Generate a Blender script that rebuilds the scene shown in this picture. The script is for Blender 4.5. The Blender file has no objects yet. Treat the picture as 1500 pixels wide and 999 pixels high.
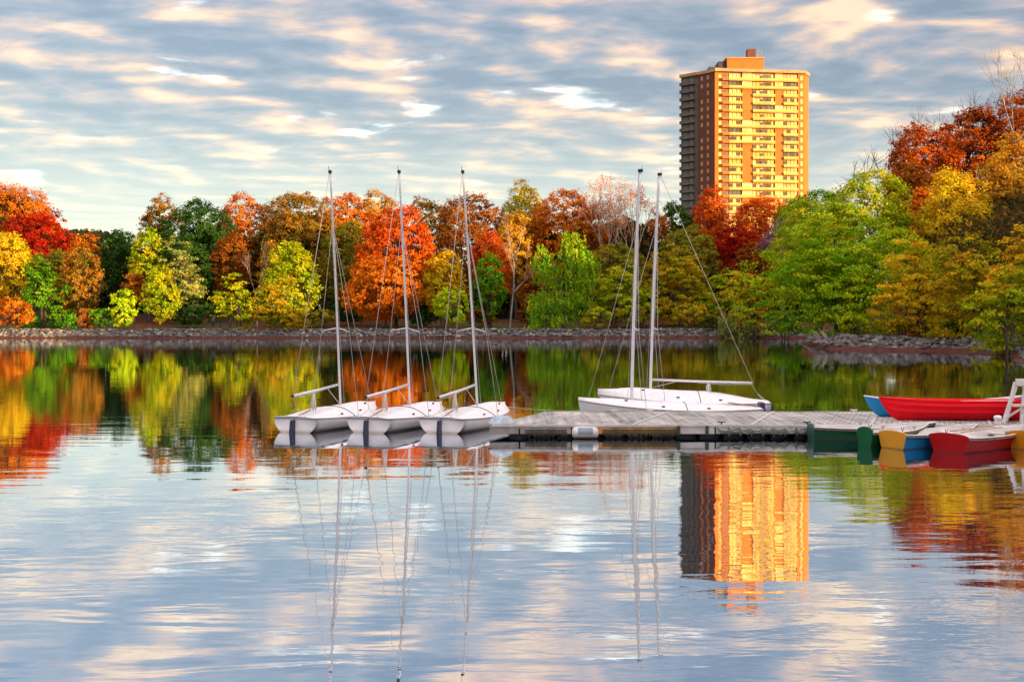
import bpy, math, random
import numpy as np
from mathutils import Vector, Matrix

# ------------------------------------------------------------------ camera, sky, sun, exposure
SC = bpy.context.scene
F, HZ, CH = 1700.0, 464.0, 3.25          # focal length in photo pixels, horizon row, eye height
cd = bpy.data.cameras.new('camera'); cam = bpy.data.objects.new('camera', cd); SC.collection.objects.link(cam)
cd.sensor_width = 36; cd.lens = 36 * F / 1500; cd.shift_y = -(499.5 - HZ) / 1500
cam.location = (0, 0, CH); cam.rotation_euler = (math.radians(90), 0, 0)
cd.clip_start = 0.1; cd.clip_end = 9000
SC.camera = cam
SUN_EL, SUN_AZ = math.radians(6.5), math.radians(130)      # azimuth clockwise from +Y
SX, SY = math.sin(SUN_AZ), math.cos(SUN_AZ)

w = bpy.data.worlds.new("World"); SC.world = w; w.use_nodes = True
nt = w.node_tree; nt.nodes.clear()
def N(nt, t, **kw):
    n = nt.nodes.new(t)
    for k, v in kw.items(): setattr(n, k, v)
    return n
def math_node(nt, op, a, b=None, clamp=False):
    n = N(nt, 'ShaderNodeMath', operation=op); n.use_clamp = clamp
    for i, v in enumerate((a, b)):
        if v is None: continue
        if isinstance(v, (int, float)): n.inputs[i].default_value = v
        else: nt.links.new(v, n.inputs[i])
    return n.outputs[0]
def ramp(nt, fac, stops, interp='LINEAR'):
    r = N(nt, 'ShaderNodeValToRGB'); cr = r.color_ramp; cr.interpolation = interp
    while len(cr.elements) < len(stops): cr.elements.new(0.5)
    for e, (p, c) in zip(cr.elements, stops): e.position = p; e.color = (*c, 1)
    nt.links.new(fac, r.inputs[0]); return r.outputs[0]
def mixc(nt, fac, a, b, mode='MIX'):
    n = N(nt, 'ShaderNodeMix', data_type='RGBA', blend_type=mode)
    for s, v in ((0, fac), (6, a), (7, b)):
        if isinstance(v, (int, float)): n.inputs[s].default_value = v
        elif isinstance(v, tuple): n.inputs[s].default_value = (*v, 1)
        else: nt.links.new(v, n.inputs[s])
    return n.outputs[2]
def maprange(nt, v, a, b, c=0.0, d=1.0, smooth=True):
    n = N(nt, 'ShaderNodeMapRange'); n.interpolation_type = 'SMOOTHSTEP' if smooth else 'LINEAR'
    nt.links.new(v, n.inputs[0])
    for i, x in zip((1, 2, 3, 4), (a, b, c, d)): n.inputs[i].default_value = x
    return n.outputs[0]

tc = N(nt, 'ShaderNodeTexCoord'); sep = N(nt, 'ShaderNodeSeparateXYZ'); nt.links.new(tc.outputs['Generated'], sep.inputs[0])
dx, dy, dz = sep.outputs
zz = math_node(nt, 'ADD', math_node(nt, 'MAXIMUM', dz, 0.0), 0.075)
u = math_node(nt, 'DIVIDE', dx, zz); v = math_node(nt, 'DIVIDE', dy, zz)
comb = N(nt, 'ShaderNodeCombineXYZ'); nt.links.new(u, comb.inputs[0]); nt.links.new(v, comb.inputs[1])
def noise(nt, vec, scale, detail=5, rough=0.55, dist=0.0):
    n = N(nt, 'ShaderNodeTexNoise'); n.inputs['Scale'].default_value = scale; n.inputs['Detail'].default_value = detail
    n.inputs['Roughness'].default_value = rough; n.inputs['Distortion'].default_value = dist
    nt.links.new(vec, n.inputs['Vector']); return n.outputs['Fac']
def cmap(loc, rot, sc):
    m_ = N(nt, 'ShaderNodeMapping'); nt.links.new(comb.outputs[0], m_.inputs[0])
    m_.inputs['Location'].default_value = loc; m_.inputs['Rotation'].default_value = (0, 0, math.radians(rot)); m_.inputs['Scale'].default_value = sc; return m_.outputs[0]
nA = noise(nt, cmap((3.1, 1.7, 0), -24, (0.85, 1.0, 1)), 2.4, 7, 0.50, 0.2)
nB = noise(nt, cmap((3.1-0.04, 1.7+0.085, 0), -24, (0.85, 1.0, 1)), 2.4, 7, 0.50, 0.2)
n2 = noise(nt, cmap((9, 4, 2), 15, (0.7, 1.0, 1)), 0.8, 3, 0.5, 0.2)
dens = math_node(nt, 'ADD', math_node(nt, 'MULTIPLY', nA, 0.80), math_node(nt, 'MULTIPLY', n2, 0.20))
lit = math_node(nt, 'ADD', 0.43, math_node(nt, 'MULTIPLY', math_node(nt, 'SUBTRACT', nB, nA), 4.3), True)
body = ramp(nt, lit, [(0.0, (0.115, 0.135, 0.20)), (0.28, (0.175, 0.185, 0.24)), (0.52, (0.285, 0.24, 0.255)), (0.74, (0.50, 0.33, 0.25)), (1.0, (0.70, 0.48, 0.30))])
gap = maprange(nt, dens, 0.335, 0.395, 1.0, 0.0)
cloud = mixc(nt, gap, body, ramp(nt, lit, [(0.25, (0.48, 0.66, 0.76)), (0.65, (0.82, 0.78, 0.69))]))
# pale band of air towards the horizon
hor = maprange(nt, dz, 0.04, 0.20, 0.80, 0.0)
col = mixc(nt, hor, cloud, (0.50, 0.535, 0.50))
# sunset side (behind the viewer) and the open sky overhead are brighter
back = maprange(nt, math_node(nt, 'ADD', math_node(nt, 'MULTIPLY', dx, SX), math_node(nt, 'MULTIPLY', dy, SY)), -0.1, 0.9, 1.0, 1.8)
up = maprange(nt, dz, 0.36, 0.75, 1.0, 3.4)
gain = math_node(nt, 'MULTIPLY', back, up)
sc_ = N(nt, 'ShaderNodeVectorMath', operation='SCALE'); nt.links.new(col, sc_.inputs[0]); nt.links.new(math_node(nt, 'MULTIPLY', gain, 7.6), sc_.inputs['Scale'])
sky = N(nt, 'ShaderNodeTexSky', sky_type='NISHITA'); sky.sun_disc = False; sky.sun_elevation = SUN_EL; sky.sun_rotation = SUN_AZ
sks = N(nt, 'ShaderNodeVectorMath', operation='SCALE'); nt.links.new(sky.outputs[0], sks.inputs[0]); sks.inputs['Scale'].default_value = 0.5
addv = N(nt, 'ShaderNodeVectorMath', operation='ADD'); nt.links.new(sc_.outputs[0], addv.inputs[0]); nt.links.new(sks.outputs[0], addv.inputs[1])
bg = N(nt, 'ShaderNodeBackground'); bg.inputs[1].default_value = 0.1; nt.links.new(addv.outputs[0], bg.inputs[0])
wo = N(nt, 'ShaderNodeOutputWorld'); nt.links.new(bg.outputs[0], wo.inputs[0])

sl = bpy.data.lights.new('sun', 'SUN'); sl.energy = 5.0; sl.angle = math.radians(0.5); sl.color = (1.0, 0.66, 0.30)
so = bpy.data.objects.new('sun', sl); SC.collection.objects.link(so)
so.rotation_euler = Vector((SX * math.cos(SUN_EL), SY * math.cos(SUN_EL), math.sin(SUN_EL))).to_track_quat('Z', 'Y').to_euler()

vs = SC.view_settings; vs.view_transform = 'Standard'; vs.look = 'None'; vs.gamma = 1; vs.use_curve_mapping = False
vs.exposure = 0.88
cy = SC.cycles; cy.max_bounces = 6; cy.diffuse_bounces = 2; cy.glossy_bounces = 3; cy.transmission_bounces = 4; cy.transparent_max_bounces = 4
cy.sample_clamp_indirect = 6; cy.caustics_reflective = False; cy.caustics_refractive = False

# ------------------------------------------------------------------ helpers
COL = SC.collection
def at(px, Y, py=None):
    return Vector(((px - 750) * Y / F, Y, CH - ((py if py is not None else HZ) - HZ) * Y / F))
def tag(o, label=None, cat=None, group=None, kind=None):
    if label: o['label'] = label
    if cat: o['category'] = cat
    if group: o['group'] = group
    if kind: o['kind'] = kind
    return o
def empty(name, loc, rz=0.0, label=None, cat=None, group=None):
    o = bpy.data.objects.new(name, None); COL.objects.link(o); o.location = loc; o.rotation_euler = (0, 0, rz)
    o.empty_display_size = 0.2
    return tag(o, label, cat, group)
def np_mesh(name, V, Q, mat, parent=None, tone=None, smooth=False):
    V = np.asarray(V, np.float32); Q = np.asarray(Q, np.int32); k = Q.shape[1]
    me = bpy.data.meshes.new(name); me.vertices.add(len(V)); me.vertices.foreach_set('co', V.ravel())
    me.loops.add(Q.size); me.loops.foreach_set('vertex_index', Q.ravel())
    me.polygons.add(len(Q)); me.polygons.foreach_set('loop_start', np.arange(0, Q.size, k, dtype=np.int32))
    me.polygons.foreach_set('loop_total', np.full(len(Q), k, np.int32))
    if smooth: me.polygons.foreach_set('use_smooth', np.ones(len(Q), bool))
    if tone is not None:
        a = me.attributes.new('tone', 'FLOAT', 'FACE'); a.data.foreach_set('value', np.asarray(tone, np.float32))
    me.update(calc_edges=True); me.validate()
    o = bpy.data.objects.new(name, me); COL.objects.link(o)
    if mat: me.materials.append(mat)
    if parent: o.parent = parent
    return o
class MB:
    def __init__(s): s.v = []; s.f = []
    def add(s, vs, fs):
        b = len(s.v); s.v += [tuple(p) for p in vs]; s.f += [tuple(i + b for i in f) for f in fs]; return s
    def box(s, x0, x1, y0, y1, z0, z1, M=None):
        vs = [Vector(p) for p in ((x0,y0,z0),(x1,y0,z0),(x1,y1,z0),(x0,y1,z0),(x0,y0,z1),(x1,y0,z1),(x1,y1,z1),(x0,y1,z1))]
        if M: vs = [M @ p for p in vs]
        return s.add(vs, [(0,3,2,1),(4,5,6,7),(0,1,5,4),(1,2,6,5),(2,3,7,6),(3,0,4,7)])
    def bar(s, a, b, wx, wz, up=Vector((0,0,1))):
        a = Vector(a); b = Vector(b); d = (b - a).normalized(); r = d.cross(up)
        if r.length < 1e-3: r = Vector((1,0,0))
        r.normalize(); q = r.cross(d).normalized()
        vs = [p + r * (sx * wx / 2) + q * (sz * wz / 2) for p in (a, b) for sx, sz in ((-1,-1),(1,-1),(1,1),(-1,1))]
        return s.add(vs, [(0,1,2,3),(7,6,5,4),(0,4,5,1),(1,5,6,2),(2,6,7,3),(3,7,4,0)])
    def tube(s, pts, rad, n=8, caps=True):
        pts = [Vector(p) for p in pts]
        if not isinstance(rad, (list, tuple)): rad = [rad] * len(pts)
        rings = []; ref = None
        for i, p in enumerate(pts):
            d = (pts[min(i+1, len(pts)-1)] - pts[max(i-1, 0)]).normalized()
            if ref is None: ref = d.orthogonal().normalized()
            ref = (ref - d * ref.dot(d)).normalized(); q = d.cross(ref)
            rings.append([p + (ref * math.cos(2*math.pi*k/n) + q * math.sin(2*math.pi*k/n)) * rad[i] for k in range(n)])
        vs = [p for r in rings for p in r]; fs = []
        for i in range(len(pts) - 1):
            for k in range(n):
                a = i*n + k; b = i*n + (k+1) % n; fs.append((a, b, b+n, a+n))
        if caps: fs += [tuple(range(n-1, -1, -1)), tuple(range((len(pts)-1)*n, len(pts)*n))]
        return s.add(vs, fs)
    def loft(s, rings, closed=False, cap0=False, cap1=False):
        n = len(rings[0]); vs = [p for r in rings for p in r]; fs = []
        for i in range(len(rings)-1):
            for k in range(n if closed else n-1):
                a = i*n+k; b = i*n+(k+1) % n; fs.append((a, b, b+n, a+n))
        if cap0: fs.append(tuple(range(n-1, -1, -1)))
        if cap1: fs.append(tuple(range((len(rings)-1)*n, len(rings)*n)))
        return s.add(vs, fs)
    def build(s, name, mat, parent=None, smooth=False, bevel=0):
        me = bpy.data.meshes.new(name); me.from_pydata(s.v, [], s.f); me.validate(); me.update()
        if mat: me.materials.append(mat)
        if smooth:
            for p in me.polygons: p.use_smooth = True
        o = bpy.data.objects.new(name, me); COL.objects.link(o)
        if parent: o.parent = parent
        if bevel:
            b = o.modifiers.new('bevel', 'BEVEL'); b.width = bevel; b.segments = 2; b.limit_method = 'ANGLE'; b.angle_limit = math.radians(40)
        return o

# ------------------------------------------------------------------ materials
def mat(name, color, rough=0.6, metal=0.0, var=0.12, vscale=3.0, bump=0.0, bscale=20.0, spec=0.5, sheen=None, col2=None, coord='Object'):
    m = bpy.data.materials.new(name); m.use_nodes = True; t = m.node_tree; b = t.nodes['Principled BSDF']
    b.inputs['Roughness'].default_value = rough; b.inputs['Metallic'].default_value = metal
    b.inputs['Specular IOR Level'].default_value = spec
    c = N(t, 'ShaderNodeTexCoord'); n = noise(t, c.outputs[coord], vscale, 5, 0.6)
    c2 = col2 if col2 else tuple(x * (1 - var * 2) for x in color)
    lo = tuple(min(1, x * (1 + var * 0.5)) for x in color)
    o = ramp(t, n, [(0.35, lo), (0.68, c2)])
    t.links.new(o, b.inputs['Base Color'])
    if bump:
        bm_ = N(t, 'ShaderNodeBump'); bm_.inputs['Strength'].default_value = bump; bm_.inputs['Distance'].default_value = 0.02
        t.links.new(noise(t, c.outputs[coord], bscale, 4, 0.6), bm_.inputs['Height']); t.links.new(bm_.outputs[0], b.inputs['Normal'])
    return m
def leaf_mat(name, c1, c2, c3=None, trans=0.3):
    m = bpy.data.materials.new(name); m.use_nodes = True; t = m.node_tree; t.nodes.clear()
    a = N(t, 'ShaderNodeAttribute'); a.attribute_name = 'tone'
    c3 = c3 or c2
    colr = ramp(t, a.outputs['Fac'], [(0.1, c1), (0.5, c2), (0.95, c3)])
    d = N(t, 'ShaderNodeBsdfDiffuse'); tr = N(t, 'ShaderNodeBsdfTranslucent'); mx = N(t, 'ShaderNodeMixShader'); mx.inputs[0].default_value = trans
    t.links.new(colr, d.inputs[0]); t.links.new(colr, tr.inputs[0]); t.links.new(d.outputs[0], mx.inputs[1]); t.links.new(tr.outputs[0], mx.inputs[2])
    o = N(t, 'ShaderNodeOutputMaterial'); t.links.new(mx.outputs[0], o.inputs[0]); return m
PAL = {
 'orange':  leaf_mat('leaf_orange',  (0.50,0.10,0.010), (0.66,0.19,0.014), (0.72,0.30,0.02)),
 'gold':    leaf_mat('leaf_gold',    (0.55,0.22,0.015), (0.70,0.38,0.03), (0.42,0.34,0.04)),
 'orangered': leaf_mat('leaf_orangered', (0.52,0.05,0.008), (0.70,0.12,0.012), (0.70,0.22,0.02)),
 'crimson': leaf_mat('leaf_crimson', (0.22,0.008,0.006), (0.42,0.018,0.008), (0.60,0.07,0.01)),
 'rustred': leaf_mat('leaf_rustred', (0.26,0.04,0.008), (0.48,0.09,0.010), (0.66,0.20,0.014)),
 'brightgreen': leaf_mat('leaf_brightgreen', (0.14,0.36,0.010), (0.36,0.58,0.014), (0.70,0.62,0.02)),
 'russet':  leaf_mat('leaf_russet',  (0.22,0.06,0.012), (0.36,0.11,0.015), (0.46,0.18,0.02)),
 'darkgreen': leaf_mat('leaf_darkgreen', (0.018,0.06,0.014), (0.04,0.11,0.018), (0.08,0.17,0.02)),
 'green': leaf_mat('leaf_green',   (0.03,0.15,0.010), (0.12,0.34,0.014), (0.30,0.48,0.02)),
 'lime': leaf_mat('leaf_lime',    (0.30,0.52,0.012), (0.50,0.70,0.015), (0.72,0.70,0.02)),
 'olive': leaf_mat('leaf_olive',   (0.10,0.14,0.015), (0.28,0.28,0.02), (0.52,0.34,0.025)),
 'yellowgreen': leaf_mat('leaf_yellowgreen', (0.16,0.32,0.010), (0.42,0.52,0.014), (0.78,0.56,0.02)),
 'yellow': leaf_mat('leaf_yellow',  (0.50,0.46,0.015), (0.80,0.58,0.02), (0.85,0.40,0.02)),
 'greengold': leaf_mat('leaf_greengold', (0.16,0.24,0.010), (0.50,0.42,0.016), (0.82,0.40,0.016)),
 'oliveorange': leaf_mat('leaf_oliveorange', (0.10,0.13,0.02), (0.36,0.20,0.02), (0.62,0.22,0.02)),
 'willow': leaf_mat('leaf_willow',  (0.08,0.28,0.012), (0.26,0.52,0.018), (0.58,0.60,0.02)),
 'pink':    leaf_mat('leaf_pink',    (0.62,0.30,0.22), (0.70,0.38,0.28), (0.70,0.45,0.30)),
 'purple':  leaf_mat('leaf_purple',  (0.16,0.10,0.18), (0.26,0.15,0.24), (0.32,0.14,0.16)),
 'palegreen': leaf_mat('leaf_palegreen', (0.22,0.30,0.06), (0.40,0.44,0.10), (0.56,0.50,0.12)),
}
M_bark = mat('bark', (0.10,0.075,0.055), 0.95, var=0.3, bump=0.5)
M_greybark = mat('grey_bark', (0.36,0.32,0.30), 0.9, var=0.25, bump=0.4)
M_warmbark = mat('warm_bark', (0.50,0.36,0.26), 0.9, var=0.2)
M_white = mat('white_gelcoat', (0.90,0.91,0.92), 0.25, var=0.025, vscale=2)
def stain(m, z0, z1, c):
    """scum line: the hull is really discoloured near the water"""
    t = m.node_tree; b = t.nodes['Principled BSDF']; src = b.inputs['Base Color'].links[0].from_socket
    tc_ = N(t, 'ShaderNodeTexCoord'); sp_ = N(t, 'ShaderNodeSeparateXYZ'); t.links.new(tc_.outputs['Object'], sp_.inputs[0])
    zz_ = math_node(t, 'ADD', sp_.outputs[2], math_node(t, 'MULTIPLY', noise(t, tc_.outputs['Object'], 5, 4), .05))
    t.links.new(mixc(t, maprange(t, zz_, z0, z1, .75, 0), src, c), b.inputs['Base Color'])
stain(M_white, .03, .13, (.50,.40,.28))
M_whitedeck = mat('white_deck', (0.90,0.90,0.88), 0.45, var=0.06, vscale=5)
M_alu = mat('mast_metal', (0.80,0.81,0.83), 0.35, metal=0.25, var=0.06)
M_navy = mat('navy_paint', (0.02,0.03,0.07), 0.4)
M_black = mat('black_plastic', (0.018,0.018,0.02), 0.45, var=0.3)
M_line = mat('rope_pale', (0.62,0.58,0.5), 0.9)
M_wire = mat('stay_wire', (0.50,0.47,0.44), 0.5, metal=0.3)

# ------------------------------------------------------------------ terrain
LAKE = np.array([(-240,-10),(-230,110),(-150,160),(-110,172),(-78,176),(-40,177),(0,176),(30,179),(44,178),(42,166),(35,140),(31.5,118),
  (36,110.5),(42,107),(40.5,95),(36,82),(33,68),(30,50),(26,32),(22,12),(14,2.5),(-20,2.5),(-80,-4)], float)
def lake_sd(x, y):
    """signed distance to the lake edge, positive on land"""
    x = np.asarray(x, float); y = np.asarray(y, float)
    best = np.full(x.shape, 1e9); inside = np.zeros(x.shape, bool)
    n = len(LAKE)
    for i in range(n):
        ax, ay = LAKE[i]; bx, by = LAKE[(i+1) % n]
        ex, ey = bx-ax, by-ay
        t = np.clip(((x-ax)*ex + (y-ay)*ey) / (ex*ex+ey*ey), 0, 1)
        best = np.minimum(best, np.hypot(x-ax-t*ex, y-ay-t*ey))
        c = ((ay > y) != (by > y)) & (x < (bx-ax)*(y-ay)/((by-ay) if by != ay else 1e-9) + ax)
        inside ^= c
    wob = 0.35*np.sin(x*0.23+1)+0.25*np.sin(x*0.61+y*0.4)+0.2*np.sin(y*0.37+2)
    return np.where(inside, -best, best) + wob
def sstep(a, b, v):
    t = np.clip((v-a)/(b-a), 0, 1); return t*t*(3-2*t)
def ground(x, y):
    x = np.asarray(x, float); y = np.asarray(y, float); d = lake_sd(x, y)
    z = np.interp(d, [-8, 0, 0.7, 2.6, 8, 60, 400], [-1.5, 0, 0.16, 1.2, 1.25, 4.2, 8])
    z = z + 15*np.exp(-(((x-92)/38)**2+((y-165)/42)**2))*sstep(5, 30, d)
    z = z + 5*np.exp(-(((x+115)/40)**2+((y-225)/30)**2))*sstep(5, 30, d)
    s = SX*x + SY*y + 14*np.sin((SX*y-SY*x)*0.02)
    z = z + (30+3.0*np.sin((SX*y-SY*x)*0.055)+2.0*np.sin((SX*y-SY*x)*0.13+1))*sstep(50, 140, s)*sstep(-20, -5, -np.hypot(x, y)+1e6)  # unseen ridge behind the viewer, raised to shade the lake and lower trees
    return z
def gz(x, y): return float(ground(np.array([x]), np.array([y]))[0])
def axis(lo, hi, step):
    a = list(np.arange(lo, hi+step/2, step)); b = a[-1]; st = step*2
    up_ = []
    while b < 5000: b += st; st *= 1.22; st = min(st, 900); up_.append(b)
    b = a[0]; st = step*2; dn = []
    while b > -5000: b -= st; st *= 1.22; st = min(st, 900); dn.append(b)
    return np.array(dn[::-1] + a + up_)
gx = axis(-130, 110, 1.6); gy = axis(-10, 230, 1.6)
GX, GY = np.meshgrid(gx, gy); GZ = ground(GX, GY)
nx_, ny_ = len(gx), len(gy)
idx = np.arange(nx_*ny_).reshape(ny_, nx_)
Q = np.stack([idx[:-1,:-1], idx[:-1,1:], idx[1:,1:], idx[1:,:-1]], -1).reshape(-1, 4)
def ground_mat():
    m = bpy.data.materials.new('ground_cover'); m.use_nodes = True; t = m.node_tree; b = t.nodes['Principled BSDF']
    b.inputs['Roughness'].default_value = 0.95; b.inputs['Specular IOR Level'].default_value = 0.1
    g = N(t, 'ShaderNodeNewGeometry'); s = N(t, 'ShaderNodeSeparateXYZ'); t.links.new(g.outputs['Position'], s.inputs[0])
    n_a = noise(t, g.outputs['Position'], 0.11, 3, 0.6); n_b = noise(t, g.outputs['Position'], 1.6, 5, 0.7)
    grass = ramp(t, n_b, [(0.3, (0.03,0.065,0.015)), (0.7, (0.06,0.12,0.02))])
    litter = ramp(t, n_b, [(0.3, (0.07,0.028,0.016)), (0.55, (0.14,0.05,0.024)), (0.75, (0.22,0.11,0.045))])
    up_ = mixc(t, maprange(t, n_a, 0.50, 0.56), litter, grass)
    mud = ramp(t, n_b, [(0.3, (0.05,0.025,0.020)), (0.7, (0.15,0.05,0.036))])
    stone = ramp(t, n_b, [(0.35, (0.08,0.075,0.075)), (0.65, (0.20,0.18,0.16))])
    low = mixc(t, maprange(t, s.outputs[2], 0.25, 0.38), mud, stone)
    c = mixc(t, maprange(t, s.outputs[2], 1.12, 1.22), low, up_)
    t.links.new(c, b.inputs['Base Color'])
    bp = N(t, 'ShaderNodeBump'); bp.inputs['Strength'].default_value = 0.7; bp.inputs['Distance'].default_value = 0.1
    t.links.new(n_b, bp.inputs['Height']); t.links.new(bp.outputs[0], b.inputs['Normal'])
    return m
o = np_mesh('ground', np.stack([GX, GY, GZ], -1).reshape(-1, 3), Q, ground_mat(), smooth=True); tag(o, kind='structure')

# water
def water_mat():
    m = bpy.data.materials.new('lake_water'); m.use_nodes = True; t = m.node_tree; t.nodes.clear()
    g = N(t, 'ShaderNodeNewGeometry'); pos = g.outputs['Position']
    def mapped(sx, sy, rot=0):
        q = N(t, 'ShaderNodeMapping'); q.inputs['Scale'].default_value = (sx, sy, 1); q.inputs['Rotation'].default_value = (0, 0, math.radians(rot)); t.links.new(pos, q.inputs[0]); return q.outputs[0]
    swell = noise(t, mapped(0.30, 1.0, 4), 0.85, 2, 0.5, 0.3)
    rip = noise(t, mapped(0.34, 1.0, -5), 2.6, 2, 0.5, 0.5)
    fine = noise(t, mapped(0.5, 1.0, 3), 8.0, 2, 0.5)
    patch = maprange(t, noise(t, mapped(0.5, 1.0, 10), 0.07, 3, 0.5), 0.38, 0.60, 0.15, 1.25)
    sp_ = N(t, 'ShaderNodeSeparateXYZ'); t.links.new(pos, sp_.inputs[0]); near = maprange(t, sp_.outputs[1], 16, 34, 1.0, 0.42)
    h = math_node(t, 'ADD', math_node(t, 'MULTIPLY', math_node(t, 'MULTIPLY', swell, 0.011), near), math_node(t, 'MULTIPLY', math_node(t, 'ADD', math_node(t, 'MULTIPLY', math_node(t, 'MULTIPLY', rip, 0.0036), near), math_node(t, 'MULTIPLY', fine, 0.0008)), patch))
    bp = N(t, 'ShaderNodeBump'); bp.inputs['Strength'].default_value = 1.0; bp.inputs['Distance'].default_value = 1.0
    t.links.new(h, bp.inputs['Height'])
    gl = N(t, 'ShaderNodeBsdfGlossy'); gl.inputs['Roughness'].default_value = 0.015; gl.inputs['Color'].default_value = (0.92, 0.96, 1.0, 1)
    t.links.new(bp.outputs[0], gl.inputs['Normal'])
    df = N(t, 'ShaderNodeBsdfDiffuse'); df.inputs[0].default_value = (0.006, 0.024, 0.055, 1)
    fr = N(t, 'ShaderNodeFresnel'); fr.inputs[0].default_value = 2.2; t.links.new(bp.outputs[0], fr.inputs['Normal'])
    mx = N(t, 'ShaderNodeMixShader'); t.links.new(math_node(t, 'ADD', math_node(t, 'MULTIPLY', fr.outputs[0], 0.25), 0.80, True), mx.inputs[0])
    t.links.new(df.outputs[0], mx.inputs[1]); t.links.new(gl.outputs[0], mx.inputs[2])
    o_ = N(t, 'ShaderNodeOutputMaterial'); t.links.new(mx.outputs[0], o_.inputs[0]); return m
mb = MB(); mb.add([(-400,-60,0),(200,-60,0),(200,260,0),(-400,260,0)], [(0,1,2,3)])
tag(mb.build('water', water_mat()), kind='structure')

# path round the lake
def shore_points(i0, i1, off, step=1.5):
    """points offset `off` metres landward along LAKE[i0..i1]"""
    out = []
    for i in range(i0, i1):
        a = LAKE[i]; b = LAKE[i+1]; L = np.hypot(*(b-a)); n = max(1, int(L/step))
        for k in range(n):
            out.append(a + (b-a)*k/n)
    P = np.array(out + [LAKE[i1]])
    for _ in range(12): P[1:-1] = (P[:-2]+P[1:-1]*2+P[2:])/4
    T = np.gradient(P, axis=0); T /= np.linalg.norm(T, axis=1)[:, None]
    Nn = np.stack([-T[:,1], T[:,0]], -1)
    return P + Nn*off, Nn
Pa, Nn = shore_points(1, 8, 4.0)
V = []; 
for p, n in zip(Pa, Nn):
    for w_ in (0, 2.4):
        q = p + n*w_; V.append((q[0], q[1], gz(q[0], q[1]) + 0.05))
Qp = [(2*i, 2*i+2, 2*i+3, 2*i+1) for i in range(len(Pa)-1)]
tag(np_mesh('path', V, Qp, mat('path_surface', (0.34,0.32,0.33), 0.9, var=0.15, vscale=0.8, coord='Object')), kind='structure')

# ------------------------------------------------------------------ stones along the bank
def icos():
    t = (1+5**.5)/2
    v = np.array([(-1,t,0),(1,t,0),(-1,-t,0),(1,-t,0),(0,-1,t),(0,1,t),(0,-1,-t),(0,1,-t),(t,0,-1),(t,0,1),(-t,0,-1),(-t,0,1)], float)
    v /= np.linalg.norm(v[0])
    f = np.array([(0,11,5),(0,5,1),(0,1,7),(0,7,10),(0,10,11),(1,5,9),(5,11,4),(11,10,2),(10,7,6),(7,1,8),(3,9,4),(3,4,2),(3,2,6),(3,6,8),(3,8,9),(4,9,5),(2,4,11),(6,2,10),(8,6,7),(9,8,1)])
    return v, f
def stone_mat():
    m = bpy.data.materials.new('bank_stone'); m.use_nodes = True; t = m.node_tree; b = t.nodes['Principled BSDF']; b.inputs['Roughness'].default_value = 0.9
    a = N(t, 'ShaderNodeAttribute'); a.attribute_name = 'tone'
    t.links.new(ramp(t, a.outputs['Fac'], [(0.0, (0.07,0.065,0.07)), (0.4, (0.11,0.105,0.10)), (0.75, (0.23,0.205,0.175)), (1.0, (0.44,0.40,0.35))]), b.inputs['Base Color']); return m
rng = np.random.default_rng(5); iv, if_ = icos(); Vs = []; Fs = []; Ts = []
def stones(i0, i1, n, rmin, rmax):
    P, Nn2 = shore_points(i0, i1, 0.0, 0.5)
    for k in range(n):
        j = rng.integers(len(P)); q = P[j] + Nn2[j]*rng.uniform(0.2, 2.9) + rng.normal(0, .1, 2)
        # the wobble of the waterline
        z = gz(q[0], q[1])
        if z < 0.16 or z > 1.24: continue
        r = rng.uniform(rmin, rmax)
        s = iv * rng.uniform(0.65, 1.25, (12, 1)) * r * np.array([rng.uniform(.9,1.5), rng.uniform(.8,1.2), rng.uniform(.55,.85)])
        a = rng.uniform(0, 6.28); c, s_ = math.cos(a), math.sin(a)
        R = np.array([[c,-s_,0],[s_,c,0],[0,0,1]])
        b = sum(len(x) for x in Vs) if False else len(Vs)*12
        Vs.append(s @ R.T + np.array([q[0], q[1], z+0.3*r])); Fs.append(if_ + b); Ts.append(np.full(20, rng.beta(2, 2)))
stones(2, 8, 3600, 0.18, 0.36); stones(9, 16, 3000, 0.14, 0.34)
o = np_mesh('rocks', np.concatenate(Vs), np.concatenate(Fs), stone_mat(), tone=np.concatenate(Ts))
tag(o, 'grey stones heaped along the waterline of the far bank', kind='stuff')

# ------------------------------------------------------------------ trees
def tube_np(pts, rad, n=6):
    pts = np.asarray(pts, float); m = len(pts); d = np.gradient(pts, axis=0); d /= np.linalg.norm(d, axis=1)[:, None] + 1e-9
    ref = np.array([1.0, 0.13, 0.05]); A = np.cross(d, ref); A /= np.linalg.norm(A, axis=1)[:, None]+1e-9; B = np.cross(d, A)
    th = np.arange(n)*2*np.pi/n
    V = pts[:,None,:] + (A[:,None,:]*np.cos(th)[None,:,None] + B[:,None,:]*np.sin(th)[None,:,None])*np.asarray(rad)[:,None,None]
    i = np.arange(m-1)[:,None]*n; k = np.arange(n)[None,:]; k2 = (k+1) % n
    return V.reshape(-1,3), np.stack([i+k, i+k2, i+n+k2, i+n+k], -1).reshape(-1,4)
class NB:
    def __init__(s): s.V = []; s.Q = []; s.n = 0
    def add(s, V, Q): s.V.append(V); s.Q.append(Q+s.n); s.n += len(V)
    def get(s): return np.concatenate(s.V), np.concatenate(s.Q)
def leaves(rng, P, Nrm, size):
    """leaf shaped quads at P facing about Nrm"""
    n = len(P); Nrm = Nrm/(np.linalg.norm(Nrm, axis=1)[:,None]+1e-9)
    r = rng.normal(size=(n,3)); T = np.cross(Nrm, r); T /= np.linalg.norm(T, axis=1)[:,None]+1e-9; B = np.cross(Nrm, T)
    s = size*rng.uniform(0.45, 1.45, (n,1))
    V = np.stack([P-T*s*.6, P-B*s*.42+Nrm*s*.1, P+T*s*.6, P+B*s*.42+Nrm*s*.1], 1).reshape(-1,3)
    return V, np.arange(4*n).reshape(n,4)
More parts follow.
